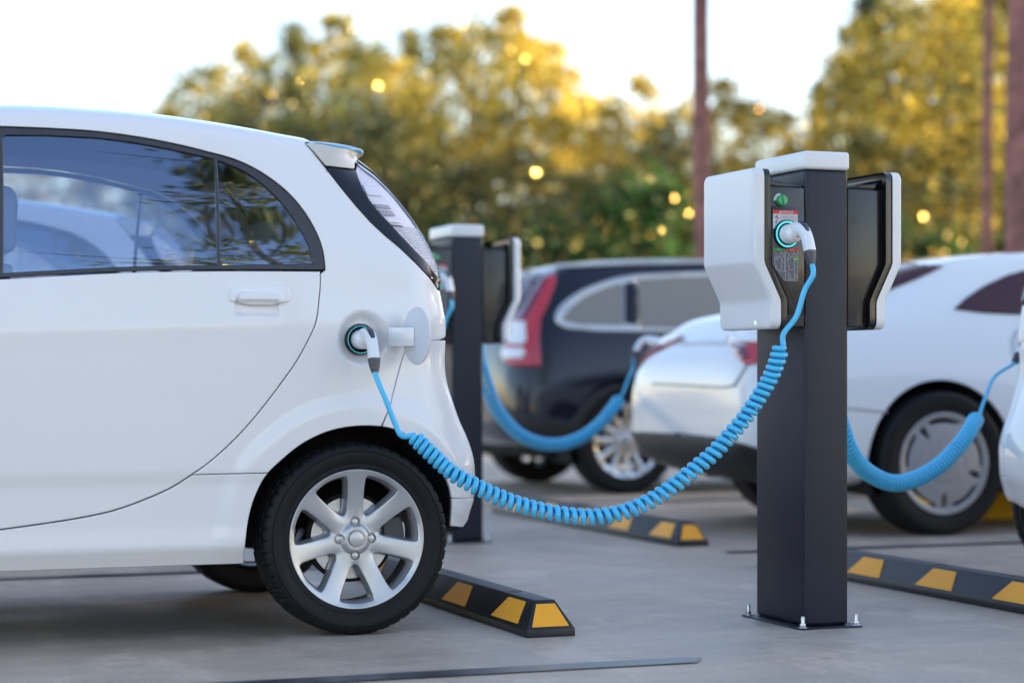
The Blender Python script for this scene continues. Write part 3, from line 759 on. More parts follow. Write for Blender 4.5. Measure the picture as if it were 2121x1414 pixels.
    # beaded lower lens: rows of small pips
    def pips(side):
        V = []; F = []
        for i, v in enumerate(np.arange(474, 566, 5.2)):
            for k, u in enumerate(np.arange(790, 900, 5.2)):
                P = np.array([xz(u + (2.6 if i % 2 else 0), v, YC + .15)])
                if not inside(inner, P)[0] or dist(P, list(inner) + [inner[0]])[0] < .004: continue
                y = YC + f_side(P[:, 0], P[:, 1], False)[0] + .010; s = len(V)
                for (dx, dy, dz) in ((-.0034, 0, 0), (0, 0, -.0034), (.0034, 0, 0), (0, 0, .0034), (0, -.003, 0), (0, .002, 0)):
                    q = np.array((P[0][0] + dx, y + dy, P[0][1] + dz)); 
                    if side > 0: q[1] = 2 * YM - q[1]
                    V.append(q - np.array(ORG))
                F += [(s, s + 1, s + 4), (s + 1, s + 2, s + 4), (s + 2, s + 3, s + 4), (s + 3, s, s + 4), (s + 1, s, s + 5), (s + 2, s + 1, s + 5), (s + 3, s + 2, s + 5), (s, s + 3, s + 5)]
        return mesh('pips', V, F)
    for s in (-1, 1): link('reflector_beads', pips(s), fr[('lamp', s)], 'lens_white')
    # across the car
    loft('roof', [p for p in SIL_ROOF if p[0] > -.42], car, 'blue_paint', bulge=.055)
    loft('spoiler_top', [tuple(p) for p in SIL_SPO][:-3], sp, 'blue_paint', bulge=.022)
    LU = [p for p in SIL_LENS]
    loft('tailgate', LU + SIL_REAR[:2], car, 'black_gloss', bulge=.09)
    loft('tailgate_lower', [p for p in SIL_REAR if p[1] > .87], car, 'white_paint', bulge=.09)
    loft('rear_window', LU[1:-8], car, 'dark_glass', bulge=.09, off=.003, trim=.16, tuck=False, thick=.002)
    loft('rear_bumper_centre', [p for p in SIL_REAR if p[1] <= .885], car, 'white_paint', bulge=.07)
    loft('windscreen', [p for p in SIL_FRONT if p[1] > 1.12] , car, 'glass', bulge=.10)
    loft('bonnet', [p for p in SIL_FRONT if .80 < p[1] <= 1.14], car, 'white_paint', bulge=.10)
    loft('front_bumper', [p for p in SIL_FRONT if p[1] <= .82], car, 'white_paint', bulge=.12)
    # low fairing at the rear of the roof, just showing over the roof line
    for (uu, vv, rx_, mm) in ((588, 271.5, .080, 'white_paint'), (628, 279.5, .062, 'blue_paint')):
        tp = onY(uu, vv, YC + .50); V = []; F = []
        for i in range(13):
            for k in range(25):
                a = math.pi * i / 12; b_ = 2 * math.pi * k / 24
                V.append((tp.x - ORG.x + rx_ * math.cos(a), tp.y - ORG.y + .24 + .27 * math.sin(a) * math.cos(b_), tp.z - .032 - .20 * rx_ * math.cos(a) + .034 * math.sin(a) * math.sin(b_)))
        for i in range(12):
            for k in range(24): F.append((i * 25 + k, i * 25 + k + 1, (i + 1) * 25 + k + 1, (i + 1) * 25 + k))
        link('roof_fairing', mesh('fairing', V, F), car, mm)
    # cabin
    def b(*a, **k): return merge([box(*a, **k)])
    def cb(name, m, x0, x1, y0, y1, z0, z1, w=.02, parent=None):
        me = box(x0 - ORG.x, x1 - ORG.x, y0 - ORG.y, y1 - ORG.y, z0, z1, w); return link(name, me, parent or car, m)
    fl = cb('floor_pan', 'black_hole', -.98, 1.30, YC + .10, 2 * YM - YC - .10, .235, .36, .02)
    cb('rear_floor', 'black_hole', 1.28, 1.93, YC + .30, 2 * YM - YC - .30, .30, .62, .03, fl)
    cb('boot_tub', 'black_hole', 1.30, 1.86, YC + .13, 2 * YM - YC - .13, .655, .96, .03, fl)
    V = []; F = []; RP = [p for p in resample(SIL_ROOF, .05, False) if p[0] > -.42] + [np.array(p) for p in ((1.66, 1.40), (1.78, 1.24), (1.88, 1.06), (1.90, .9))]
    for p in RP:
        y = min(YC + .09 + .30 * max(0, p[1] - 1.1), YC + .30)
        for k in range(13):
            s = -1 + k / 6; V.append((p[0] - ORG.x - (.03 if p[1] < 1.3 else 0), s * (YM - y), p[1] - .035 + .04 * (1 - s * s)))
    for i in range(len(RP) - 1):
        for k in range(12): F.append((i * 13 + k, i * 13 + k + 1, (i + 1) * 13 + k + 1, (i + 1) * 13 + k))
    link('headliner', mesh('hl', V, F), car, 'headliner')
    for s in (-1, 1):       # door cards
        me = prism([(p[0] - ORG.x, p[1]) for p in [(-.75, .36), (1.3, .36), (1.42, .72), (1.72, .76), (1.80, 1.045), (-.75, 1.02)]], (YM - YC - .10) * s, (YM - YC - .075) * s, 'y', w=.004)
        link('door_card', me, car, 'seat')
    for (sx, hx, names) in ((-.05, .70, 1), (.95, 1.50, 0)):
        for sy in (-.34, .34):
            seat = link('seat', prism([(sx - .1 - ORG.x, .42), (sx + .45 - ORG.x, .40), (sx + .47 - ORG.x, .55), (sx - .12 - ORG.x, .60)], sy - .24, sy + .24, 'y', w=.04, seg=4), car, 'seat')
            link('seat_back', prism([(sx + .38 - ORG.x, .50), (sx + .52 - ORG.x, .50), (hx + .04 - ORG.x, 1.10), (hx - .06 - ORG.x, 1.10)], sy - .23, sy + .23, 'y', w=.035, seg=4), seat, 'seat')
            h0 = 1.10 if names else 1.02
            link('headrest', prism([(hx - .05 - ORG.x, h0 + .045), (hx + .045 - ORG.x, h0 + .035), (hx + .055 - ORG.x, h0 + .20), (hx + .03 - ORG.x, h0 + .235), (hx - .03 - ORG.x, h0 + .225)], sy - .13, sy + .13, 'y', w=.022, seg=4), seat, 'headrest_grey')
    link('dashboard', prism([(-.9 - ORG.x, .5), (-.45 - ORG.x, .5), (-.38 - ORG.x, .92), (-.55 - ORG.x, 1.04), (-.9 - ORG.x, 1.06)], -.6, .6, 'y', w=.03), car, 'black_plastic')
    th = np.linspace(0, 2 * math.pi, 33)
    link('steering_wheel', tube([(-.28 - ORG.x + .07 * math.sin(a), -.34 + .18 * math.cos(a), .98 + .17 * math.sin(a)) for a in th], .014, 8), car, 'black_plastic')
    # dark linings in the wheel arches
    for A_, yy in ((ARCH, 1), (FARCH, 1)):
        for s in (-1, 1):
            P = resample(inset_poly(np.array(A_), 0) , .03, False); V = []; F = []
            f0 = f_side(P[:, 0], P[:, 1], False)
            ctr = P.mean(0)
            for i, p in enumerate(P):
                for (dy, k) in ((.004, 1.0), (.02, 1.03), (.28, 1.03), (.285, .2)):
                    q = ctr + (p - ctr) * k; y = YC + f0[i] + dy
                    if k == .2: q = np.array((ctr[0] + (p[0] - ctr[0]) * .2, max(p[1], .5) if False else ctr[1] + .25))
                    V.append((q[0] - ORG.x, (y - YM) * (1 if s < 0 else -1), q[1]))
            for i in range(len(P) - 1):
                for k in range(3): F.append((i * 4 + k, i * 4 + k + 1, (i + 1) * 4 + k + 1, (i + 1) * 4 + k))
            link('wheel_arch_liner', mesh('liner', V, F, sharp=40), car, 'black_hole')
    # wheels
    wc = onY(740.5, 1118, YC + .025)
    for (x, far) in ((wc.x, 0), (wc.x, 1), (FA[0], 0), (FA[0], 1)):
        y = (YC + .022 - YM) * (-1 if far else 1)
        place_wheel(WH, car, (x - ORG.x, y, .2873), far)
    # charging port, ring of lights, hinged flap
    px0, pz0 = PORT[0] - ORG.x, PORT[1]; pc = onY(746.5, 703, YC + .03); cx, cz = pc.x - ORG.x, pc.z
    yb = YC + .036 - YM
    port = link('charging_port', lathe([(.028, -.001), (.034, -.006), (.038, -.013), (.0455, -.014), (.0475, -.010), (.0478, 0), (.0478, .03), (0.001, .03)], 64), car, 'black_gloss', (cx, yb, cz))
    V = []; F = []
    led = merge([_led(.0405 * math.cos(a), .0405 * math.sin(a), -.0135, a) for a in np.linspace(0, 2 * math.pi, 48, endpoint=False)])
    link('led_ring', led, port, 'led')
    xe = cx + .091
    hinge = link('flap_hinge', prism([(0, -.002), (.012, -.016), (.060, -.070), (.066, -.066), (.020, -.006), (.012, .004)], -.028, .028, 'z', w=.002), car, 'white_paint', (xe - .012, YC + .012 - YM, pz0 + .003))
    fl_me = disc(.0865, 0, n=64, th=.006)
    flap = link('charging_flap', merge([fl_me, lathe([(.06, .0), (.062, .005), (.074, .005), (.076, 0)], 48)]), car, 'flap_shaded')
    flap.rotation_euler = (0, 0, rad(-80)); flap.location = (xe + .060, YC + .020 - YM - .080, pz0 + .006)
    hinge.parent = flap; hinge.matrix_parent_inverse = flap.matrix_basis.inverted()
    return car

def _led(a, b, y, th, w=.0011, l=.0013):
    c, s = math.cos(th), math.sin(th)
    q = [(-l, -w), (l, -w), (l, w), (-l, w)]
    P = [(a + p * c - r * s, y, b + p * s + r * c) for p, r in q]; V = P + [(p[0], y + .002, p[2]) for p in P]
    return mesh('led', V, [(0, 1, 2, 3), (0, 4, 5, 1), (1, 5, 6, 2), (2, 6, 7, 3), (3, 7, 4, 0)], smooth=False)
M['headrest_grey'] = mat('headrest_fabric', (.30, .32, .36), .7)
WH = wheel_parts(.2873, .2075, .17, 'seven', 1)
CX, CY, PITCH = 3.12, 5.725, 3.34
car1 = build_small_car('white small hatchback filling the left foreground in sharp focus, charging flap open')
car2 = copy_tree(car1); car2.location = ORG + Vector((0, PITCH, 0)); car2['label'] = 'white hatchback with pale blue roof glimpsed through the windows of the nearest car'
car3 = copy_tree(car1); car3.location = (2 * CX - ORG.x + .29, 2 * 6.245 - YM + .06, 0); car3.rotation_euler.z = math.pi
car3['label'] = 'white hatchback cut off by the right edge of the photo, plugged in'

# ------------------------------------------------------------------ charging stations
def text_mesh(body, size, m_depth=.0004):
    cu = bpy.data.curves.new('t', 'FONT'); cu.body = body; cu.size = size; cu.extrude = m_depth; cu.align_x = 'CENTER'; cu.align_y = 'CENTER'
    o = bpy.data.objects.new('t', cu); COL.objects.link(o)
    dg = bpy.context.evaluated_depsgraph_get(); dg.update()
    me = bpy.data.meshes.new_from_object(o.evaluated_get(dg), depsgraph=dg); bpy.data.objects.remove(o)
    me.transform(Matrix.Rotation(rad(90), 4, 'X')); return me
def moved(me, x, y, z):
    me.transform(Matrix.Translation((x, y, z))); return me
def lines(segs, w, y, t=.0006):
    ms = []
    for L in segs:
        for a, b in zip(L[:-1], L[1:]):
            a = np.array(a, float); b = np.array(b, float); d = b - a; l = np.linalg.norm(d)
            if l < 1e-6: continue
            d /= l; n = np.array([-d[1], d[0]]) * w / 2; a2 = a - d * w / 2; b2 = b + d * w / 2
            q = [a2 - n, b2 - n, b2 + n, a2 + n]
            V = [(p[0], y - t, p[1]) for p in q] + [(p[0], y, p[1]) for p in q]
            ms.append(mesh('l', V, [(0, 1, 2, 3), (0, 4, 5, 1), (1, 5, 6, 2), (2, 6, 7, 3), (3, 7, 4, 0)], smooth=False))
    return merge(ms)
def circle(cx, cz, r, n=14, a0=0, a1=2 * math.pi): return [(cx + r * math.cos(a), cz + r * math.sin(a)) for a in np.linspace(a0, a1, n + 1)]
def card(x0, x1, z0, z1, y, t=.0008): return box(x0, x1, y - t, y, z0, z1, w=0)

def build_station(label):
    st = thing('charging_station', label, 'charger', (CX, CY, 0), 'charging stations')
    pw, pd = .0755, .165
    post = link('post', box(-pw, pw, -pd, pd, .006, 1.407, w=.0125, seg=5), st, 'post')
    link('base_plate', box(-pw - .035, pw + .032, -pd - .030, pd + .030, 0, .006, w=.0025), st, 'post')
    nutm = []
    hx = [(.0105 * math.cos(k * math.pi / 3), .0105 * math.sin(k * math.pi / 3)) for k in range(6)]
    bolt = merge([lathe([(.0001, 0), (.017, 0), (.017, .0022), (.0001, .0022)], 24, axis='z'), prism(hx, .0022, .0125, 'z', w=.001, seg=2), lathe([(.0001, 0), (.0062, 0), (.0062, .031), (.0045, .0345), (.0001, .036)], 20, axis='z')])
    for x, y in ((-pw - .018, -pd - .016), (pw + .016, -pd - .016), (-pw - .018, pd + .016), (pw + .016, pd + .016)):
        link('anchor_bolt', bolt, st, 'steel', (x, y, .006))
    cap = link('cap', prism([(-pw - .003, 1.4075), (pw + .003, 1.4075), (pw + .003, 1.464), (-pw - .003, 1.464)], -pd - .004, pd + .004, 'y', w=.011, seg=5), st, 'station_white')
    link('cap_screw', lathe([(.0001, 0), (.0022, 0), (.0022, .0012), (.0001, .0014)], 16, axis='y'), cap, 'steel', (-pw - .0035, .03, 1.418))
    # cabinet on the -X side
    def xo(z):
        return float(np.interp(z, [.9, 1.004, 1.120, 1.42], [.057, .057, 0, 0]))
    zs = [.915, .96, .985, 1.004, 1.02, 1.06, 1.10, 1.120, 1.14, 1.18, 1.3, 1.409]
    tz = np.arange(.88, 1.45, .002); tx = _sm(np.interp(tz, [.9, 1.004, 1.120, 1.42], [.057, .057, 0, 0]), 13)
    xo = lambda z: float(np.interp(z, tz, tx))
    X0 = -.252
    y0, y1, z0, z1 = -pd - .002, pd + .022, .917, 1.407
    def rrect(a0, a1, b0, b1, r, n=7):
        P = []
        for cx, cz, s in ((a1 - r, b1 - r, 0), (a0 + r, b1 - r, 1), (a0 + r, b0 + r, 2), (a1 - r, b0 + r, 3)):
            P += [(cx + r * math.cos(math.pi / 2 * (s + k / n)), cz + r * math.sin(math.pi / 2 * (s + k / n))) for k in range(n + 1)]
        return P
    ex = np.array([(a, b) for a in np.arange(y0, y1, .03) for b in np.concatenate([np.arange(.985, 1.025, .004), np.arange(1.10, 1.14, .004)])])
    cover = plate(rrect(y0, y1, z0, z1, .026), lambda a, b: -xo(b), lambda a, b, h: (X0 - h, a, b), r=.010, thick=.034, g=.03, extra=ex, seg=5, step=.012, sharp=50)
    bez = plate(rrect(y0 + .003, y1 - .003, z0 + .003, z1 - .001, .024), lambda a, b: -xo(b) - .032, lambda a, b, h: (X0 - h, a, b), r=.002, thick=.024, g=.03, extra=ex, seg=2, step=.012, sharp=50)
    cab_out = [(X0 + .030 + xo(z), z) for z in (.935, .985, 1.004, 1.02, 1.10, 1.12, 1.14, 1.352)]
    P = [(-pw + .0005, .922)] + [(X0 + .045 + xo(.93), .922)] + [(x + .012, z) for x, z in cab_out] + [(-pw + .0005, 1.352)]
    cab = link('cabinet', prism(P, -pd + .004, pd - .004, 'y', w=.006, seg=4), st, 'box_black')
    link('cover', cover, cab, 'station_white'); link('bezel', bez, cab, 'box_black')
    link('top_lip', prism([(X0 + .05, 1.352), (-pw + .001, 1.352), (-pw + .001, 1.357), (X0 + .075, 1.372), (X0 + .05, 1.385)], -pd + .012, pd - .012, 'y', w=.003), cab, 'black_gloss')
    yf = -pd + .004
    # raised lower panel carrying the socket and the labels
    pan = [(X0 + .062 + xo(z), z) for z in (.96, 1.0, 1.02, 1.11, 1.14, 1.29)] + [(-pw - .004, 1.29), (-pw - .004, .96)]
    link('front_panel', prism(pan, yf - .004, yf, 'y', w=.0015, seg=2), cab, 'box_black'); yp = yf - .004
    # status light on the cover
    zl = .935; q = onY(1543.5, 659, 5.56); 
    ll = lathe([(.0001, 0), (.0032, 0), (.0036, .0006), (.0052, .0006), (.0052, .002)], 24, axis='y'); ll.transform(Matrix.Rotation(rad(90), 4, 'Z').inverted())
    link('status_light', ll, cab, 'led_green', (X0 + xo(zl) - .0012, -.065, zl + .003))
    # rotary switch
    sw = link('switch_plate', prism([(0, 0)] + circle(0, 0, .021, 18, rad(85), rad(185))[0:] , yf - .002, yf, 'y', w=.0005), cab, 'label_white', (-.162, 0, 1.309))
    kx, kz = -.158, 1.309
    link('knob', merge([lathe([(.0001, -.016), (.0145, -.016), (.0158, -.014), (.0168, 0), (.0001, 0)], 40), box(-.0032, .0032, -.022, -.015, -.0135, .0135, w=.001)]), cab, 'knob_green', (kx, yf - .001, kz)).rotation_euler.y = rad(-8)
    # warning label
    lx0, lx1, lz1, lz0 = -.187, -.103, 1.278, 1.222
    lab = link('warning_label', card(lx0, lx1, lz0, lz1, yp - .0004), cab, 'label_white')
    link('label_band', card(lx0, lx1, lz1 - .0105, lz1 + .0003, yp - .0014), lab, 'label_red')
    link('lettering', merge([moved(text_mesh('DANGER', .0105), lx0 + .048, yp - .0026, lz1 - .0052), prism([(lx0 + .019, lz1 - .0088), (lx0 + .0275, lz1 - .0088), (lx0 + .0233, lz1 - .0018)], yp - .003, yp - .0022, 'y', w=0)]), lab, 'label_white')
    fig = [[(lx0 + .006, lz1 - .024), (lx0 + .012, lz1 - .020), (lx0 + .020, lz1 - .027)], [(lx0 + .0125, lz1 - .020), (lx0 + .0125, lz1 - .031), (lx0 + .009, lz1 - .040)], [(lx0 + .0125, lz1 - .031), (lx0 + .005, lz1 - .036)], [(lx0 + .004, lz1 - .017), (lx0 + .009, lz1 - .0215)], circle(lx0 + .0135, lz1 - .0165, .0017, 8)]
    link('pictogram', lines(fig, .0016, yp - .0013), lab, 'ink_dark')
    tl = []
    r2 = random.Random(3)
    for k in range(9):
        z = lz1 - .0150 - k * .0041; a = lx0 + .025; end = lx1 - .003 - (r2.random() * .02 if k in (4, 8) else 0)
        while a < end - .002:
            b_ = min(a + r2.uniform(.004, .011), end); tl.append([(a, z), (b_, z)]); a = b_ + .0025
    link('small_print', lines(tl, .0016, yp - .0013), lab, 'ink_grey')
    # socket with its ring of lights
    sx, sz = -.142, 1.2055
    so = link('socket', lathe([(.0001, -.012), (.030, -.012), (.033, -.012), (.0345, -.0085), (.040, -.0085), (.0425, -.010), (.0435, -.006), (.0435, 0)], 64), cab, 'black_gloss', (sx, yp, sz))
    link('led_ring', merge([_led(.0375 * math.cos(a), .0375 * math.sin(a), -.0115, a, .0018, .0022) for a in np.linspace(0, 2 * math.pi, 56, endpoint=False)]), so, 'led')
    # instruction panel
    za, zb_ = 1.163, 1.063
    guide = prism([(-.189, za), (-.101, za), (-.101, zb_), (-.150, zb_), (-.189, 1.112)], yp - .001, yp - .0002, 'y', w=0)
    g = link('instruction_label', guide, cab, 'label_grey')
    yy = yp - .0012
    link('start_band', card(-.188, -.1475, za - .0085, za, yy), g, 'label_green'); link('stop_band', card(-.1455, -.102, za - .0085, za, yy), g, 'label_red')
    link('lettering', merge([moved(text_mesh('Start', .0075), -.168, yy - .0014, za - .0043), moved(text_mesh('Stop', .0075), -.124, yy - .0014, za - .0043)]), g, 'label_white')
    L = []
    for (cx, w2) in ((-.168, .0185), (-.124, .0205)):
        L += [circle(cx - .009, za - .026, .0032, 10), circle(cx - .012, za - .0305, .003, 8), circle(cx - .006, za - .0305, .003, 8), circle(cx - .009, za - .018, .0024, 10), [(cx - .003, za - .024), (cx + .001, za - .027), (cx - .003, za - .030)]]
        L += [circle(cx + .009, za - .024, .0072, 14), [(cx + .003, za - .018), (cx + .010, za - .011), (cx + .016, za - .020)], [(cx + .004, za - .026), (cx + .015, za - .024)]]
        L += [circle(cx - .010, za - .040, .0052, 10, 0, math.pi * 1.4), [(cx + .007, za - .050), (cx + .009, za - .034), (cx + .013, za - .034), (cx + .012, za - .050), (cx + .007, za - .050)]]
        L += [circle(cx - .010, za - .057, .0028, 10), circle(cx + .010, za - .057, .0028, 10), [(cx - .010, za - .046), (cx - .010, za - .053)], [(cx + .010, za - .052), (cx + .010, za - .054)], [(cx - .010, za - .060), (cx - .010, za - .066), (cx + .010, za - .066), (cx + .010, za - .060)]]
        for q_ in range(2): L.append(circle(cx - w2 + .004, za - (.014, .036)[q_], .0013, 6))
    L += [[(-.1485, za - .009), (-.1485, za - .071), (-.170, za - .071)], [(-.1455, za - .009), (-.1455, zb_ + .002), (-.103, zb_ + .002), (-.103, za - .009)]]
    for cx in (-.134, -.114): L += [circle(cx, za - .079, .003, 10), circle(cx, za - .086, .0036, 10), [(cx, za - .070), (cx, za - .076)], [(cx, za - .090), (cx, za - .094)], circle(cx + .002, za - .086, .006, 8, -1.2, 1.4)]
    L += [[(-.134, za - .094), (-.114, za - .094)], circle(-.1425, za - .070, .0013, 6)]
    link('diagram', lines(L, .0011, yy - .0002), g, 'ink_white')
    link('ready_tag', card(-.119, -.102, za - .036, za - .029, yy - .001), g, 'label_lime')
    cab2 = copy_tree(cab, st); cab2.rotation_euler.z = math.pi
    return st
st1 = build_station('sharpest charging station with dark post and twin white covers, right of the nearest car')
st2 = copy_tree(st1); st2.location.y += PITCH; st2['label'] = 'blurred charging station standing behind the tail of the nearest car'

# ------------------------------------------------------------------ charging cables
def connector(parent, p, d_out, tilt=0.):
    """p: socket centre, d_out: unit vector out of the socket; handle bends down"""
    o = Vector(d_out).normalized(); up = Vector((0, 0, 1)); sd_ = o.cross(up)
    Mx = Matrix((sd_, o, up)).transposed().to_4x4(); Mx = Matrix.Translation(p) @ Mx @ Matrix.Rotation(tilt, 4, 'Y')
    # local: x = side, y = outwards, z = up
    head = lathe([(.0001, .052), (.014, .052), (.0195, .049), (.0275, .040), (.0290, .032), (.0295, -.004), (.0001, -.004)], 40)
    oct_ = prism([(.0145 * math.cos(rad(22.5 + 45 * k)), .0145 * math.sin(rad(22.5 + 45 * k))) for k in range(8)], .048, .061, 'y', w=.004, seg=1)
    path = [(.010, .006), (.034, .013), (.062, .014), (.086, .004), (.102, -.016), (.112, -.040), (.119, -.062)]
    wid = [.0145, .0185, .0185, .0172, .0165, .0165, .0165]; hgt = [.014, .0185, .019, .0175, .0165, .0165, .0165]
    def sweep(path, wid, hgt, n=20, k=5):
        pc = catmull([np.array((*p_, w_, h_)) for p_, w_, h_ in zip(path, wid, hgt)], k); V = []; F = []
        for i, q in enumerate(pc):
            a = pc[max(i - 1, 0)]; b = pc[min(i + 1, len(pc) - 1)]; t = (b - a)[:2]; t /= np.linalg.norm(t); nn = np.array([-t[1], t[0]])
            for j in range(n):
                th = 2 * math.pi * j / n; cx = math.cos(th); sx_ = math.sin(th)
                cx = math.copysign(abs(cx) ** .62, cx) * q[2]; sx_ = math.copysign(abs(sx_) ** .62, sx_) * q[3]
                V.append((cx, q[0] + nn[0] * sx_, q[1] + nn[1] * sx_))
        m_ = len(pc)
        for i in range(m_ - 1):
            for j in range(n): F.append((i * n + j, i * n + (j + 1) % n, (i + 1) * n + (j + 1) % n, (i + 1) * n + j))
        F.append(tuple(range(n))); F.append(tuple((m_ - 1) * n + j for j in range(n)))
        return mesh('sweep', V, F, sharp=50)
    body = sweep(path, wid, hgt)
    me = merge([head, oct_, body]); me.polygons.foreach_set('use_smooth', [True] * len(me.polygons)); me.set_sharp_from_angle(angle=rad(40))
    me.transform(Mx)
    c = link('connector', me, parent, 'plug_white')
    b2 = sweep([(.117, -.058), (.122, -.078), (.128, -.098)], [.0178, .0150, .0105], [.0178, .0150, .0105], k=3); b2.transform(Mx); link('strain_relief', b2, c, 'plug_dark')
    tr = sweep([(.064, .028), (.082, .0235), (.096, .011), (.107, -.008)], [.0085, .0095, .0095, .009], [.0075, .0085, .0085, .007]); tr.transform(Mx); link('release_button', tr, c, 'plug_dark')
    return Mx @ Vector((0, .128, -.098)), (Mx.to_3x3() @ Vector((0, .22, -.9))).normalized()
def coil_points(ctrl, r, pitch, per=14):
    C = catmull(ctrl, 14); P = [Vector(p) for p in C]
    L = [0]
    for a, b in zip(P[:-1], P[1:]): L.append(L[-1] + (b - a).length)
    tot = L[-1]; out = []; s = 0; ph = 0
    xs = np.array([list(p) for p in P]); L = np.array(L)
    def at(s): return Vector((np.interp(s, L, xs[:, 0]), np.interp(s, L, xs[:, 1]), np.interp(s, L, xs[:, 2])))
    nrm = None
    while s < tot:
        p = at(s); t = (at(min(s + .006, tot)) - at(max(s - .006, 0))).normalized()
        if nrm is None: nrm = t.cross(Vector((0, 1, 0))).normalized()
        nrm = (nrm - t * nrm.dot(t)).normalized(); b = t.cross(nrm)
        k = min(1, (s + .0005) / .012, (tot - s + .0005) / .012); rr = r * (.35 + .65 * ss(k))
        out.append(p + (nrm * math.cos(ph) + b * math.sin(ph)) * float(rr))
        pt = pitch(s / tot); s += pt / per; ph += 2 * math.pi / per
    return out
def cable(label, sock, sock_dir, port, port_dir, lead_a, coil, lead_b, r=.0185, rt=.0083, pitch=lambda t: .022, tilt_a=0., tilt_b=0., org=(0, 0, 0)):
    c = thing('charging_cable', label, 'cable', org, 'coiled blue charging cables')
    o = Vector(org)
    ea, da = connector(c, Vector(sock) - o, sock_dir, tilt_a); eb, db = connector(c, Vector(port) - o, port_dir, tilt_b)
    H = coil_points([tuple(Vector(p) - o) for p in coil], r, pitch)
    A = catmull([tuple(ea - da * .012), tuple(ea + da * .03)] + [tuple(Vector(p) - o) for p in lead_a] + [tuple(H[0])], 6)[:-1]
    B = catmull([tuple(H[-1])] + [tuple(Vector(p) - o) for p in lead_b] + [tuple(eb + db * .006), tuple(eb - db * .012)], 6)[1:]
    link('cord', tube([Vector(p) for p in A] + H + [Vector(p) for p in B], rt, 12), c, 'cable')
    return c
sockP = Vector((CX - .142, CY - .165 + .004 - .004 - .010, 1.2055))
portP = Vector((onY(746.5, 703, YC + .03).x, YC + .030, onY(746.5, 703, YC + .03).z))
def traced(L, ya, yb):
    n = len(L); return [onY(u, v, ya + (yb - ya) * i / (n - 1)) for i, (u, v) in enumerate(L)]
coil_px = [(1619,717),(1606,757),(1594,785),(1567,829),(1540,868),(1516,896),(1478,938),(1440,970),(1392,1008),(1346,1037),(1300,1057),(1258,1067),(1215,1070),(1169,1066),(1131,1059),(1083,1047),(1035,1030),(982,1005),(943,983),(922,966),(888,934),(856,903)]
cab1 = cable('near coiled light blue cable sagging in sharp focus from the station to the left hatchback', sockP, (.10, -1, 0), portP, (.06, -1, 0),
    traced([(1667,600),(1649,656),(1622,694)], 5.43, 5.45), traced(coil_px, 5.45, 5.72), traced([(832,902),(820,880),(797,822)], 5.72, 5.74),
    pitch=lambda t: float(np.interp(t, [0, .2, .5, .8, 1], [.0198, .0235, .0262, .0235, .0190])), org=(CX, CY - .3, 0))
c2 = copy_tree(cab1); c2.location.y += PITCH; c2['label'] = 'blurred blue cable hanging on the left face of the charging station behind'
# right-hand cable of each station
sockR = Vector((2 * CX - sockP.x, 2 * CY - sockP.y, sockP.z))
mat3 = Matrix.Translation(car3.location) @ Matrix.Rotation(math.pi, 4, 'Z')
portR = mat3 @ (portP - ORG)
rc = [(1712,800),(1738,868),(1757,925),(1775,955),(1802,981),(1850,1000),(1900,990),(1950,960),(1990,918),(2012,886),(2023,864)]
cab3 = cable('blurred blue cable sagging from the nearest station towards the right edge', sockR, (-.1, 1, 0), portR + Vector((-.085, .0, 0.01)), (-.6, .8, 0),
    [Vector((3.27, 6.10, 1.00)), Vector((3.28, 6.12, .86))], traced(rc, 6.15, 6.80), traced([(2031,852),(2044,815),(2060,780)], 6.80, 6.82),
    r=.0255, rt=.0068, pitch=lambda t: .0210, tilt_b=rad(44), org=(CX, CY + .3, 0))
rc2 = [(985,700),(998,760),(1010,800),(1022,835),(1045,870),(1080,902),(1120,918),(1160,920),(1200,908),(1238,882),(1266,850),(1283,826)]
c4 = cable('blurred blue cable sagging between the rear station and the white sedan', sockR + Vector((0, PITCH, 0)), (-.1, 1, 0), Vector((4.55, 9.92, .945)), (-1, .6, 0),
    [Vector((3.27, 9.44, 1.02)), Vector((3.27, 9.46, .98))], traced(rc2, 9.48, 9.95), traced([(1289,816),(1300,788),(1311,762)], 9.96, 9.99),
    r=.0275, rt=.0070, pitch=lambda t: .0215, tilt_b=rad(25), org=(CX, CY + .3 + PITCH, 0))

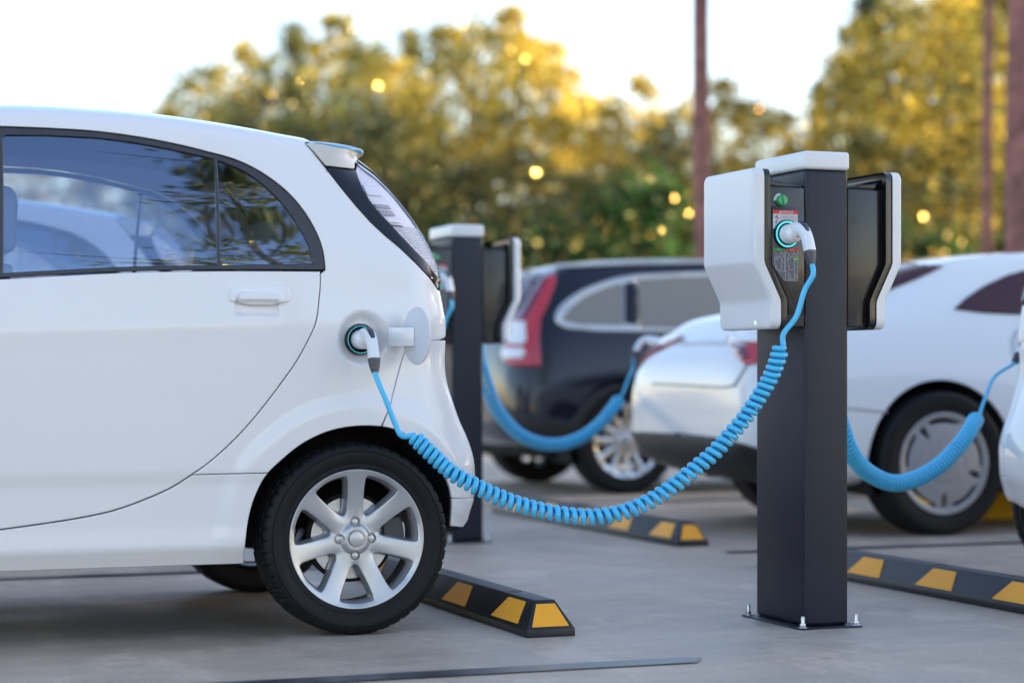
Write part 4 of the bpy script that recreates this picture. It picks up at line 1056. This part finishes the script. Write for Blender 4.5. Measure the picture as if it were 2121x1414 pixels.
# ------------------------------------------------------------------ wheel stops
def wheel_stop(label, x, y, L=2.45, w=.155, h=.105):
    t = thing('wheel_stop', label, 'wheel stop', (x, y, 0), 'rubber wheel stops')
    b = .022; s = .045; e = .055
    V = [(0, 0, 0), (w, 0, 0), (w, L, 0), (0, L, 0), (0, 0, b), (w, 0, b), (w, L, b), (0, L, b), (s, e, h), (w - s, e, h), (w - s, L - e, h), (s, L - e, h)]
    F = [(0, 3, 2, 1), (0, 1, 5, 4), (1, 2, 6, 5), (2, 3, 7, 6), (3, 0, 4, 7), (4, 5, 9, 8), (5, 6, 10, 9), (6, 7, 11, 10), (7, 4, 8, 11), (8, 9, 10, 11)]
    body = link('body', bevelled(V, F, w=.0025, seg=2, ang=12), t, 'stop_rubber')
    # fixing holes on the ridge
    for yy in (.30, L / 2, L - .30):
        link('fixing_hole', lathe([(.0001, -.0005), (.014, -.0005), (.018, .0008), (.0195, .0002), (.02, -.003)], 28, axis='z'), t, 'black_hole', (w / 2, yy, h + .0003))
    def patch(P, n):      # yellow reflective film: quad with thickness, standing 1 mm proud
        P = [Vector(p) for p in P]; n = Vector(n).normalized(); V = [p + n * .0016 for p in P] + [p - n * .001 for p in P]
        return mesh('film', V, [(0, 1, 2, 3), (0, 4, 5, 1), (1, 5, 6, 2), (2, 6, 7, 3), (3, 7, 4, 0)], smooth=False)
    ne = Vector((0, -(h - b), e)); ns = Vector((-(h - b), 0, s))
    def on_end(a, k): y = e * k; z = b + (h - b) * k; return (a, y, z)
    k0, k1 = .10, .86
    link('reflector_film', patch([(s * k0 + .014, e * k0, b + (h - b) * k0), (w - s * k0 - .014, e * k0, b + (h - b) * k0), (w - s * k1 - .009, e * k1, b + (h - b) * k1), (s * k1 + .009, e * k1, b + (h - b) * k1)], ne), t, 'yellow')
    for y0 in (.09, .57, 1.05, 1.53, 2.01):
        k0, k1 = .12, .88
        def sp(yy, k): return (s * k, yy, b + (h - b) * k)
        q = [sp(y0, k0), sp(y0 + .235, k0), sp(y0 + .165, k1), sp(y0 + .02, k1)]
        link('reflector_film', patch(q[::-1], ns), t, 'yellow')
        link('reflector_film', patch([(w - p[0], p[1], p[2]) for p in q], Vector((-ns.x, 0, ns.z))), t, 'yellow')
    return t
ws1 = wheel_stop('black and yellow wheel stop with its end just right of the nearest rear wheel', 2.165, 5.65)
for lab, x, y in (('blurred wheel stop below the sagging cable, in front of the dark car', 3.93, 8.36), ('wheel stop crossing the lower right corner behind the nearest post', 3.885, 5.02), ('wheel stop hidden behind the rear tyre of the nearest car', 2.165, 5.65 + PITCH)):
    wz = copy_tree(ws1); wz.location = (x, y, 0); wz['label'] = lab
# yellow kerb block beyond the sedan's rear wheel
yb_ = thing('kerb_block', "yellow painted kerb block seen behind the white sedan's rear wheel", 'kerb block', (6.30, 9.34, 0), rz=rad(-15))
V = [(-.16, 0, 0), (.20, 0, 0), (.20, 2.8, 0), (-.16, 2.8, 0), (-.06, .10, .17), (.12, .10, .17), (.12, 2.7, .12), (-.06, 2.7, .12)]
link('body', bevelled(V, [(0, 3, 2, 1), (0, 1, 5, 4), (1, 2, 6, 5), (2, 3, 7, 6), (3, 0, 4, 7), (4, 5, 6, 7)], w=.012), yb_, 'yellow_block')

# ------------------------------------------------------------------ the two blurred cars on the right: lofted hulls with fitted panels
def hull_mesh(ST, lev=2):
    """ST rows: x, zt, wt, zs, ws, wm, wl, zb"""
    rows = []
    for x, zt, wt, zs, ws, wm, wl, zb in ST:
        zs = min(zs, zt - .05)
        h = [(0, zt), (wt * .6, zt - .006), (wt * .93, zt - .02), (wt, zt - .055), ((wt + ws) / 2 + .012, (zt - .055 + zs) / 2), (ws, zs), ((ws + wm) / 2 + .006, (zs + .66) / 2 if zs > .7 else zs - .02), (wm, min(.64, zs - .04)), (wm, .42), (wl, zb + .09), (wl * .9, zb), (0, zb)]
        full = h + [(-y, z) for y, z in h[1:-1]][::-1]
        rows.append([(x, y, z) for y, z in full])
    n = len(rows[0]); V = [p for r in rows for p in r]; F = []
    for i in range(len(rows) - 1):
        for k in range(n): F.append((i * n + k, i * n + (k + 1) % n, (i + 1) * n + (k + 1) % n, (i + 1) * n + k))
    for base in (0, (len(rows) - 1) * n):          # end caps, quads across the centre line
        half = n // 2
        for k in range(half):
            a, b, c, d = k, k + 1, (n - k - 1) % n, (n - k) % n
            if a == d: F.append((base + a, base + b, base + c))
            elif b == c: F.append((base + a, base + b, base + d))
            else: F.append((base + a, base + b, base + c, base + d))
    me = bpy.data.meshes.new('hull'); me.from_pydata(V, [], F); me.update()
    bm = bmesh.new(); bm.from_mesh(me); bmesh.ops.recalc_face_normals(bm, faces=bm.faces); bm.to_mesh(me); bm.free()
    return baked(me, [('SUBSURF', dict(levels=lev, render_levels=lev))])
def big_car(name, label, x0, ymid, ST, paint, wheels, wr, wpart, y_face):
    car = thing(name, label, 'car', (wheels[0], ymid, 0))
    me = hull_mesh([(s[0] - wheels[0],) + tuple(s[1:]) for s in ST])
    o = bpy.data.objects.new('tmp', me); COL.objects.link(o)
    cut = []
    for wx in wheels:
        cm = prism([(wx - wheels[0] + (wr + .055) * math.cos(a), wr + (wr + .055) * math.sin(a)) for a in np.linspace(0, 2 * math.pi, 48, endpoint=False)], -2, 2, 'y', w=0)
        c = bpy.data.objects.new('cut', cm); COL.objects.link(c); cut.append(c)
        md = o.modifiers.new('b', 'BOOLEAN'); md.object = c; md.operation = 'DIFFERENCE'; md.solver = 'EXACT'
    dg = bpy.context.evaluated_depsgraph_get(); dg.update()
    bmsh = bpy.data.meshes.new_from_object(o.evaluated_get(dg), depsgraph=dg)
    for c in cut + [o]: bpy.data.objects.remove(c)
    bmsh.polygons.foreach_set('use_smooth', [True] * len(bmsh.polygons)); bmsh.set_sharp_from_angle(angle=rad(38)); bmsh.materials.clear()
    body = link('body', bmsh, car, paint)
    bm = bmesh.new(); bm.from_mesh(me); tree = BVHTree.FromBMesh(bm); bm.free()
    for wx in wheels:
        for s in (-1, 1):
            V = []; F = []; A = np.linspace(0, 2 * math.pi, 49); R_ = wr + .054
            b0 = 0
            for a in A:
                for (y, k) in ((y_face + .03, 1), (y_face + .40, 1), (y_face + .40, .1)): V.append((wx - wheels[0] + R_ * k * math.cos(a), s * -(y), wr + R_ * k * math.sin(a)) if False else (wx - wheels[0] + R_ * k * math.cos(a), s * (abs(y_face) - (y - y_face)), max(.2, wr + R_ * k * math.sin(a))))
            for i in range(48):
                for j in range(2): F.append((b0 + i * 3 + j, b0 + i * 3 + j + 1, b0 + (i + 1) * 3 + j + 1, b0 + (i + 1) * 3 + j))
            link('wheel_arch_liner', mesh('l', V, F), car, 'black_hole')
        for far in (0, 1): place_wheel(wpart, car, (wx - wheels[0], y_face if not far else -y_face, wr), far)
    link('underbody', box(wheels[0] - wheels[0] - .45, wheels[1] - wheels[0] + .5, -abs(y_face) + .3, abs(y_face) - .3, .22, .5, w=.03), car, 'black_hole')
    base = Vector((wheels[0], ymid, 0))
    def fit(nm, pxs, m, off=.004, parent=None, mirror=False, holes=(), g=7, direct=None, label=None, thick=.006):
        O = resample(pxs, g * .6); O = O if area(O) > 0 else O[::-1]
        H = [resample(h, g * .6) for h in holes]; H = [h if area(h) < 0 else h[::-1] for h in H]
        A_, T, _m = triangulate([O] + H, grid_points(O, g), g * .3)
        pts = []; ok = []
        for p in A_:
            d = ray(p[0], p[1]).normalized(); loc, nor, idx, dd = tree.ray_cast(CAMP - base, d)
            ok.append(loc is not None); 
            if loc is not None:
                if nor.dot(d) > 0: nor = -nor
                pts.append(loc + nor * off)
            else: pts.append(Vector((0, 0, 0)))
        F = [tuple(int(i) for i in t) for t in T if all(ok[i] for i in t) and max((pts[t[0]] - pts[t[1]]).length, (pts[t[1]] - pts[t[2]]).length) < .35]
        me = mesh(nm, pts, F)
        bm = bmesh.new(); bm.from_mesh(me); bmesh.ops.delete(bm, geom=[v for v in bm.verts if not v.link_faces], context='VERTS'); bm.to_mesh(me); bm.free()
        me = baked(me, [('SOLIDIFY', dict(thickness=thick, offset=0))]); me.polygons.foreach_set('use_smooth', [True] * len(me.polygons))
        r = link(nm, me, parent or car, m)
        if label: r['label'] = label
        if mirror:
            m2 = me.copy(); m2.transform(Matrix.Scale(-1, 4, Vector((0, 1, 0)))); m2.flip_normals(); link(nm, m2, parent or car, m)
        return r
    return car, body, fit

# white sedan
sedan_ST = [(q_[0] + (.12 if q_[0] < 5 else 0),) + tuple(q_[1:4]) + tuple(w_ - .02 for w_ in q_[4:7]) + q_[7:] for q_ in [(4.27,.70,.50,.62,.55,.60,.60,.45),(4.285,.86,.58,.76,.66,.70,.68,.36),(4.37,.93,.60,.84,.70,.765,.74,.30),(4.49,1.035,.60,.93,.70,.79,.77,.27),
            (4.56,1.085,.60,.97,.73,.81,.80,.24),(4.85,1.125,.58,1.0,.74,.825,.81,.22),(5.10,1.20,.56,1.02,.745,.83,.815,.22),(5.40,1.325,.55,1.03,.75,.835,.82,.22),(5.8,1.395,.56,1.03,.755,.84,.82,.22),
            (6.3,1.425,.57,1.02,.76,.84,.82,.22),(6.9,1.415,.57,1.01,.76,.84,.82,.22),(7.5,1.30,.56,.99,.75,.84,.82,.22),(7.95,1.07,.58,.95,.74,.84,.82,.22),(8.5,.98,.60,.88,.72,.82,.80,.24),(8.95,.86,.58,.78,.68,.76,.74,.26),(9.12,.70,.5,.62,.56,.62,.6,.34)]]
M['soft_line'] = mat('panel_gap_grey', (.38, .38, .39), .6)
WC = wheel_parts(.347, .245, .225, 'cover', 0)
SY = 9.30
sedan, sbody, sfit = big_car('sedan', 'white sedan blurred behind the right side of the nearest charging station', 4.3, SY, sedan_ST, 'white_gloss', (5.39, 8.1), .347, WC, -.835)
# navy SUV
suv_ST = [(4.53,.72,.55,.66,.62,.66,.66,.46),(4.55,.90,.60,.80,.70,.76,.74,.40),(4.62,1.06,.62,.94,.76,.83,.82,.34),(4.72,1.22,.60,1.0,.79,.865,.85,.30),(4.84,1.40,.60,1.02,.81,.88,.86,.28),
          (5.0,1.505,.61,1.03,.82,.885,.87,.27),(5.3,1.535,.63,1.04,.83,.89,.88,.27),(5.9,1.56,.64,1.04,.84,.89,.88,.27),(6.6,1.56,.64,1.03,.84,.89,.88,.27),(7.2,1.52,.63,1.02,.84,.89,.88,.27),
          (7.65,1.36,.62,1.0,.83,.89,.88,.27),(8.05,1.10,.64,.98,.81,.89,.88,.27),(8.6,1.02,.66,.92,.80,.88,.86,.28),(9.05,.92,.64,.84,.75,.82,.80,.30),(9.22,.72,.55,.64,.6,.66,.64,.4)]
WS = wheel_parts(.345, .24, .22, 'twelve', 0)
UY = 12.95
suv, ubody, ufit = big_car('suv', 'dark navy sport utility car with chrome window line, blurred behind the sagging cable', 4.5, UY, suv_ST, 'navy_paint', (5.32, 7.95), .345, WS, -.885)
# fitted pieces, sedan
sfit('bumper_lower', [(1300,893),(1420,898),(1500,907),(1562,925),(1600,935),(1600,1010),(1480,1000),(1380,965),(1320,925)], 'black_plastic', .006)
tl = sfit('tail_lamp', [(1507,698),(1530,690),(1600,688),(1660,700),(1640,735),(1600,750),(1545,757),(1525,735)], 'lens_red', .010, mirror=True)
sfit('lamp_band', [(1512,700),(1535,694),(1600,693),(1600,712),(1520,713)], 'lens_white', .016, tl, mirror=True)
sfit('lamp_dark', [(1522,716),(1545,716),(1552,745),(1540,748)], 'lens_dark', .016, tl, mirror=True)
sgl = sfit('side_window', [(1975,641),(2000,618),(2040,592),(2085,571),(2150,553),(2200,545),(2200,652),(2121,652),(2040,649)], 'dark_glass', .005, mirror=True)
sfit('rear_window', [(1700,640),(1745,572),(1800,548),(1870,545),(1953,553),(1900,578),(1850,598),(1800,625),(1745,648)], 'dark_glass', .004)
sfit('boot_line', [(1352,792),(1500,800),(1520,796),(1545,757),(1549,757),(1524,800),(1500,804),(1352,796)], 'soft_line', .002, g=3)
sfit('boot_step', [(1372,708),(1505,706),(1505,714),(1372,716)], 'chrome_satin', .001, g=3)
sfit('number_plate', [(1395,725),(1462,727),(1462,757),(1395,756)], 'white_gloss', .006, g=5) if False else None
sfit('door_line', [(1940,652),(1943,652),(1925,720),(1900,770),(1897,770),(1922,720)], 'trim', .001, g=2) if False else None
sfit('bumper_line', [(1562,828),(1700,838),(1838,852),(1838,855),(1700,841),(1562,831)], 'soft_line', .0015, g=2)
# fitted pieces, SUV
win = [tuple(p) for p in catmull([(1150,662),(1156,640),(1180,617),(1220,595),(1270,578),(1310,571),(1400,566),(1500,563),(1600,562),(1700,570),(1730,600),(1735,690),(1600,692),(1480,691),(1300,687),(1210,684),(1165,677)], 5, closed=True)]
w_q = [(1163,663),(1180,638),(1212,614),(1252,597),(1282,588),(1290,592),(1290,674),(1200,672)]
w_m = [(1316,580),(1400,575),(1500,572),(1640,572),(1640,681),(1450,681),(1323,678)]
fr_ = ufit('window_surround', win, 'chrome_satin', .006, holes=[w_q, w_m], mirror=True)
ufit('window_pillar', [(1292,588),(1318,584),(1324,674),(1292,671)], 'black_gloss', .012, fr_, mirror=True)
ufit('quarter_pane', w_q, 'grey_glass', .003, fr_, mirror=True); ufit('window_pane', w_m, 'grey_glass', .003, fr_, mirror=True)
utl = ufit('tail_lamp', [(1136,572),(1152,570),(1152,585),(1138,625),(1122,660),(1116,700),(1120,757),(1100,760),(1062,757),(1044,748),(1048,700),(1062,665),(1085,645),(1110,600)], 'lens_red', .012, mirror=True)
ufit('lamp_dark', [(1126,578),(1136,574),(1112,625),(1090,664),(1068,664),(1085,640),(1108,602)], 'lens_dark', .016, utl, mirror=True)
ufit('reversing_lamp', [(1064,668),(1090,668),(1092,706),(1084,716),(1048,712),(1050,700),(1062,690)], 'lens_white', .018, utl, mirror=True)
ufit('reversing_lamp', [(1046,722),(1084,722),(1089,730),(1083,743),(1046,743),(1042,732)], 'lens_white', .018, utl, mirror=True)
ufit('rear_window', [(1000,560),(1062,556),(1120,566),(1095,606),(1072,640),(1000,640)], 'dark_glass', .004)
ufit('cladding', [(1040,842),(1100,858),(1180,872),(1205,838),(1232,812),(1262,798),(1300,792),(1330,790),(1330,800),(1300,803),(1266,810),(1240,826),(1216,852),(1196,890),(1188,930),(1100,915),(1040,890),(1020,860)], 'black_plastic', .010, mirror=True)
ufit('roof_rail', [(1150,552),(1300,546),(1460,543),(1460,547),(1300,550),(1150,557)], 'chrome_satin', .012, g=3)

# ------------------------------------------------------------------ trees
def trunk_mesh(seed, h, r, lean=.03, limbs=6, crown0=.35):
    r_ = random.Random(seed); P = [Vector((0, 0, -.1))]; n = 9
    for i in range(1, n + 1): P.append(Vector((lean * h * math.sin(i * .5 + seed) * i / n, lean * h * math.cos(i * .7 + seed) * i / n, h * i / n)))
    ms = [tube(P, r, 9, radii=[r * (1.25 if i == 0 else 1) * (1 - .75 * i / n) for i in range(n + 1)])]
    for k in range(limbs):
        i = int(n * (crown0 + (1 - crown0) * (k + .5) / limbs)); i = min(i, n - 1); a = r_.uniform(0, 6.28); L = h * r_.uniform(.16, .30) * (1.1 - .6 * i / n)
        d = Vector((math.cos(a), math.sin(a), r_.uniform(.3, .8))).normalized()
        Q = [P[i], P[i] + d * L * .5 + Vector((0, 0, -.02 * L)), P[i] + d * L + Vector((0, 0, .08 * L))]
        rr = r * .4 * (1 - .6 * i / n); ms.append(tube(Q, rr, 6, radii=[rr, rr * .7, rr * .25]))
    return merge(ms)
def crown_mesh(seed, h, spread, crown0, nclump, per, leaf, conic=.0):
    r_ = np.random.RandomState(seed); V = []; n = 0
    C = []
    for k in range(nclump):
        t = r_.rand() ** .8; z = h * (crown0 + (1.03 - crown0) * t)
        prof = (1 - t * conic) * (math.sin(math.pi * min(1, .18 + t * .82)) ** .6 if conic < .6 else (1.05 - t) ** .8)
        a = r_.rand() * 6.283; q = spread * prof * r_.rand() ** .45
        C.append((q * math.cos(a), q * math.sin(a), z, spread * r_.uniform(.07, .24)))
    out = []
    for (x, y, z, s) in C:
        m = int(per * r_.uniform(.2, 1.0) ** 1.3); d = r_.normal(size=(m, 3)); d /= np.linalg.norm(d, axis=1, keepdims=True); d *= (r_.rand(m, 1) ** .5) * s; d[:, 2] *= .6
        out.append(d + np.array([x, y, z]))
    Cn = np.vstack(out); m = len(Cn); q = r_.rand(m) < .28
    Cn[q] += r_.normal(size=(q.sum(), 3)) * spread * .11
    u = r_.normal(size=(m, 3)); u /= np.linalg.norm(u, axis=1, keepdims=True); v = np.cross(u, r_.normal(size=(m, 3))); v /= np.linalg.norm(v, axis=1, keepdims=True)
    L = leaf * r_.uniform(.6, 1.4, (m, 1)); W = L * .55
    V = np.stack([Cn - u * L, Cn + v * W - u * L * .1, Cn + u * L, Cn - v * W - u * L * .1], 1).reshape(-1, 3)
    me = bpy.data.meshes.new('crown'); me.vertices.add(m * 4); me.vertices.foreach_set('co', V.ravel())
    me.loops.add(m * 4); me.loops.foreach_set('vertex_index', np.arange(m * 4)); me.polygons.add(m); me.polygons.foreach_set('loop_start', np.arange(0, m * 4, 4)); me.polygons.foreach_set('loop_total', np.full(m, 4))
    me.update(); me.validate(); return me
KIND = {}
for nm, (mt, h, sp, c0, nc, per, leaf, con) in {'birch': ('leaf_gold', 10, 2.3, .22, 130, 62, .085, .35), 'maple': ('leaf_gold', 9, 3.0, .20, 160, 64, .085, .2), 'pine': ('leaf_dark', 12, 2.5, .22, 150, 66, .085, .75), 'oak': ('leaf_dark', 9, 3.2, .16, 160, 66, .085, .2), 'shrub': ('leaf_green', 3.0, 1.7, .02, 55, 90, .06, .1)}.items():
    KIND[nm] = [(trunk_mesh(11 * k + len(nm), h * .93, .16 if nm != 'shrub' else .05), crown_mesh(17 * k + len(nm), h, sp, c0, nc, per, leaf, con), mt, h) for k in range(2)]
PROTO = {}
def tree(kind, label, u, D, top_v, group, var=0, x=None, y=None, height=None):
    tm, cm, mt, h0 = KIND[kind][var % 2]
    if x is None: p = atd(u, HZ, D); x, y = p.x, p.y
    H = height or (CAM_H + (HZ - top_v) / FPX * D)
    t = thing({'shrub': 'shrub'}.get(kind, kind + '_tree'), label, 'shrub' if kind == 'shrub' else 'tree', (x, y, 0), group)
    s = H / h0; t.scale = (s * rng.uniform(.9, 1.15), s * rng.uniform(.9, 1.15), s); t.rotation_euler.z = rng.uniform(0, 6.28)
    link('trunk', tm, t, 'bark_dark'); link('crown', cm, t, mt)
    return t
LBL = {'birch': 'golden autumn birch blurred in the row of trees beyond the cars', 'maple': 'broad yellow maple blurred in the row of trees beyond the cars', 'pine': 'dark pointed pine blurred among the yellow trees beyond the cars', 'oak': 'dark olive round tree blurred among the yellow trees beyond the cars', 'shrub': 'low dark green shrub blurred beyond the dark car'}
GRP = {k: {'birch': 'golden birches beyond the cars', 'maple': 'yellow maples beyond the cars', 'pine': 'dark pines beyond the cars', 'oak': 'olive trees beyond the cars', 'shrub': 'green shrubs beyond the cars'}[k] for k in LBL}
row = [('birch', 350, 46, 235), ('maple', 430, 52, 165), ('birch', 500, 48, 110), ('oak', 560, 44, 150), ('pine', 610, 56, 75), ('birch', 690, 47, 60), ('oak', 750, 52, 120), ('maple', 800, 44, 150), ('pine', 850, 58, 85),
       ('birch', 925, 48, 85), ('maple', 990, 52, 70), ('birch', 1060, 47, 45), ('oak', 1110, 56, 110), ('birch', 1140, 50, 115), ('maple', 1205, 54, 215), ('birch', 1260, 48, 245), ('birch', 1320, 52, 175), ('oak', 1375, 46, 270),
       ('maple', 1420, 56, 230), ('birch', 1500, 48, 190), ('oak', 1560, 54, 235), ('maple', 1620, 50, 255), ('pine', 1700, 58, 190), ('birch', 1740, 46, 140), ('pine', 1800, 52, 10), ('birch', 1850, 44, -10), ('oak', 1900, 50, 40), ('maple', 1960, 42, 20), ('birch', 1775, 48, 60), ('birch', 2010, 46, -30), ('oak', 2100, 50, -60),
       ('pine', 2020, 52, -40), ('birch', 2070, 40, 0), ('maple', 2140, 46, -60), ('pine', 2200, 40, -60), ('birch', 2290, 44, -40), ('oak', 270, 60, 300), ('birch', 180, 64, 330), ('maple', 60, 66, 350), ('oak', -80, 62, 320)]
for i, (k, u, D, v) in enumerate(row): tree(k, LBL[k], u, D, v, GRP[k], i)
for i, (k, u, D, v) in enumerate([('oak', 400, 64, 330), ('oak', 520, 62, 300), ('maple', 650, 66, 280), ('oak', 780, 64, 300), ('pine', 900, 66, 260), ('oak', 1030, 64, 290), ('maple', 1160, 66, 330), ('oak', 1290, 64, 340), ('pine', 1400, 66, 330), ('oak', 1530, 64, 350), ('oak', 1650, 66, 330), ('pine', 1780, 64, 280), ('oak', 1920, 66, 240), ('oak', 2060, 64, 200)]):
    tree(k, LBL[k], u, D, v, GRP[k], i + 1)
for i, (u, D, v) in enumerate([(380, 41, 300), (480, 42, 250), (590, 40, 265), (700, 42, 225), (790, 40, 270), (880, 42, 330), (985, 41, 360), (1090, 42, 330), (1190, 40, 380), (1290, 42, 360), (1560, 40, 390), (1700, 40, 350), (1790, 41, 300), (1900, 42, 330), (2000, 41, 300)]):
    tree('oak', LBL['oak'], u, D, v, GRP['oak'], i)  # dark-leaved row added to darken the lower band of the crowns
for i, (u, D, v) in enumerate([(560, 38, 480), (660, 40, 450), (760, 39, 470), (850, 38, 500), (930, 36, 470), (1010, 38, 490), (1090, 37, 500), (1170, 36, 470), (1250, 34, 445), (1330, 33, 380), (1390, 32, 400), (1450, 35, 470), (1540, 36, 480), (1640, 38, 470), (1740, 38, 480), (1860, 34, 470), (1950, 38, 510), (2060, 36, 520), (2150, 36, 500)]):
    tree('shrub', LBL['shrub'], u, D, v, GRP['shrub'], i)
# tall bare trunks of nearer pines, crowns above the frame
def tall_pine(label, u, D, wpx, H=15, lean=.0, seed=1):
    p = atd(u, HZ, D); r = wpx / 2 * D / FPX
    t = thing('tall_pine', label, 'tree', (p.x, p.y, 0), 'tall bare pine trunks')
    r_ = random.Random(seed); P = [Vector((lean * H * (i / 12) + .03 * math.sin(i * 1.3 + seed), .03 * math.cos(i + seed), H * i / 12 - .1)) for i in range(13)]
    link('trunk', tube(P, r, 14, radii=[r * (1.12 - .62 * i / 12) for i in range(13)]), t, 'bark')
    c = link('crown', KIND['pine'][seed % 2][1], t, 'leaf_dark'); c.location = (lean * H * .7, 0, H * .42); c.scale = (1.0, 1.0, .75)
    return t
tall_pine('thin reddish pine trunk rising just left of the nearest charging station', 1462, 24, 38, 15, -.012, 1)
tall_pine('slim reddish pine trunk standing beside the thick trunk at the right edge', 2046, 24, 22, 15, .001, 2)
tall_pine('thickest reddish pine trunk, cut by the right edge of the photo', 2124, 17, 74, 16, .002, 3)
# unseen trees round the rest of the car park, added to shade it from the low sun and show in the glass and paint
k = 0
for (x, y, kd, H) in [(24, 3, 'pine', 11), (26, 7.5, 'oak', 9), (25, -2, 'birch', 10), (27, 12, 'maple', 9.5), (30, 5, 'oak', 10), (24, -7, 'oak', 9), (29, 17, 'pine', 11), (31, 0, 'pine', 12), (28, -12, 'maple', 9), (34, 9, 'birch', 10), (31, 20, 'oak', 11), (27, 16, 'pine', 11), (33, 14, 'oak', 11), (24.5, 10, 'oak', 9), (28, 22, 'maple', 10), (36, 24, 'oak', 12), (37, 17, 'pine', 13), (25, 13.5, 'oak', 9), (40, 21, 'oak', 12),
                      (5.3, -6.0, 'pine', 15.5), (-13, -20, 'pine', 12), (23, 1, 'oak', 9), (24, 5, 'oak', 9), (23.5, 8.5, 'oak', 9), (28, 3, 'oak', 11), (28, 9, 'oak', 11), (33, 6, 'oak', 12), (-21, -26, 'oak', 8), (-2, -30, 'birch', 9), (12, -27, 'oak', 8), (-27, 5, 'pine', 9), (-30, -6, 'maple', 8), (-28, 16, 'oak', 9)]:
    tree(kd, LBL[kd].replace('beyond the cars', 'out of view around the car park'), 0, 0, 0, GRP[kd].replace('beyond the cars', 'out of view around the car park'), k, x, y, H); k += 1
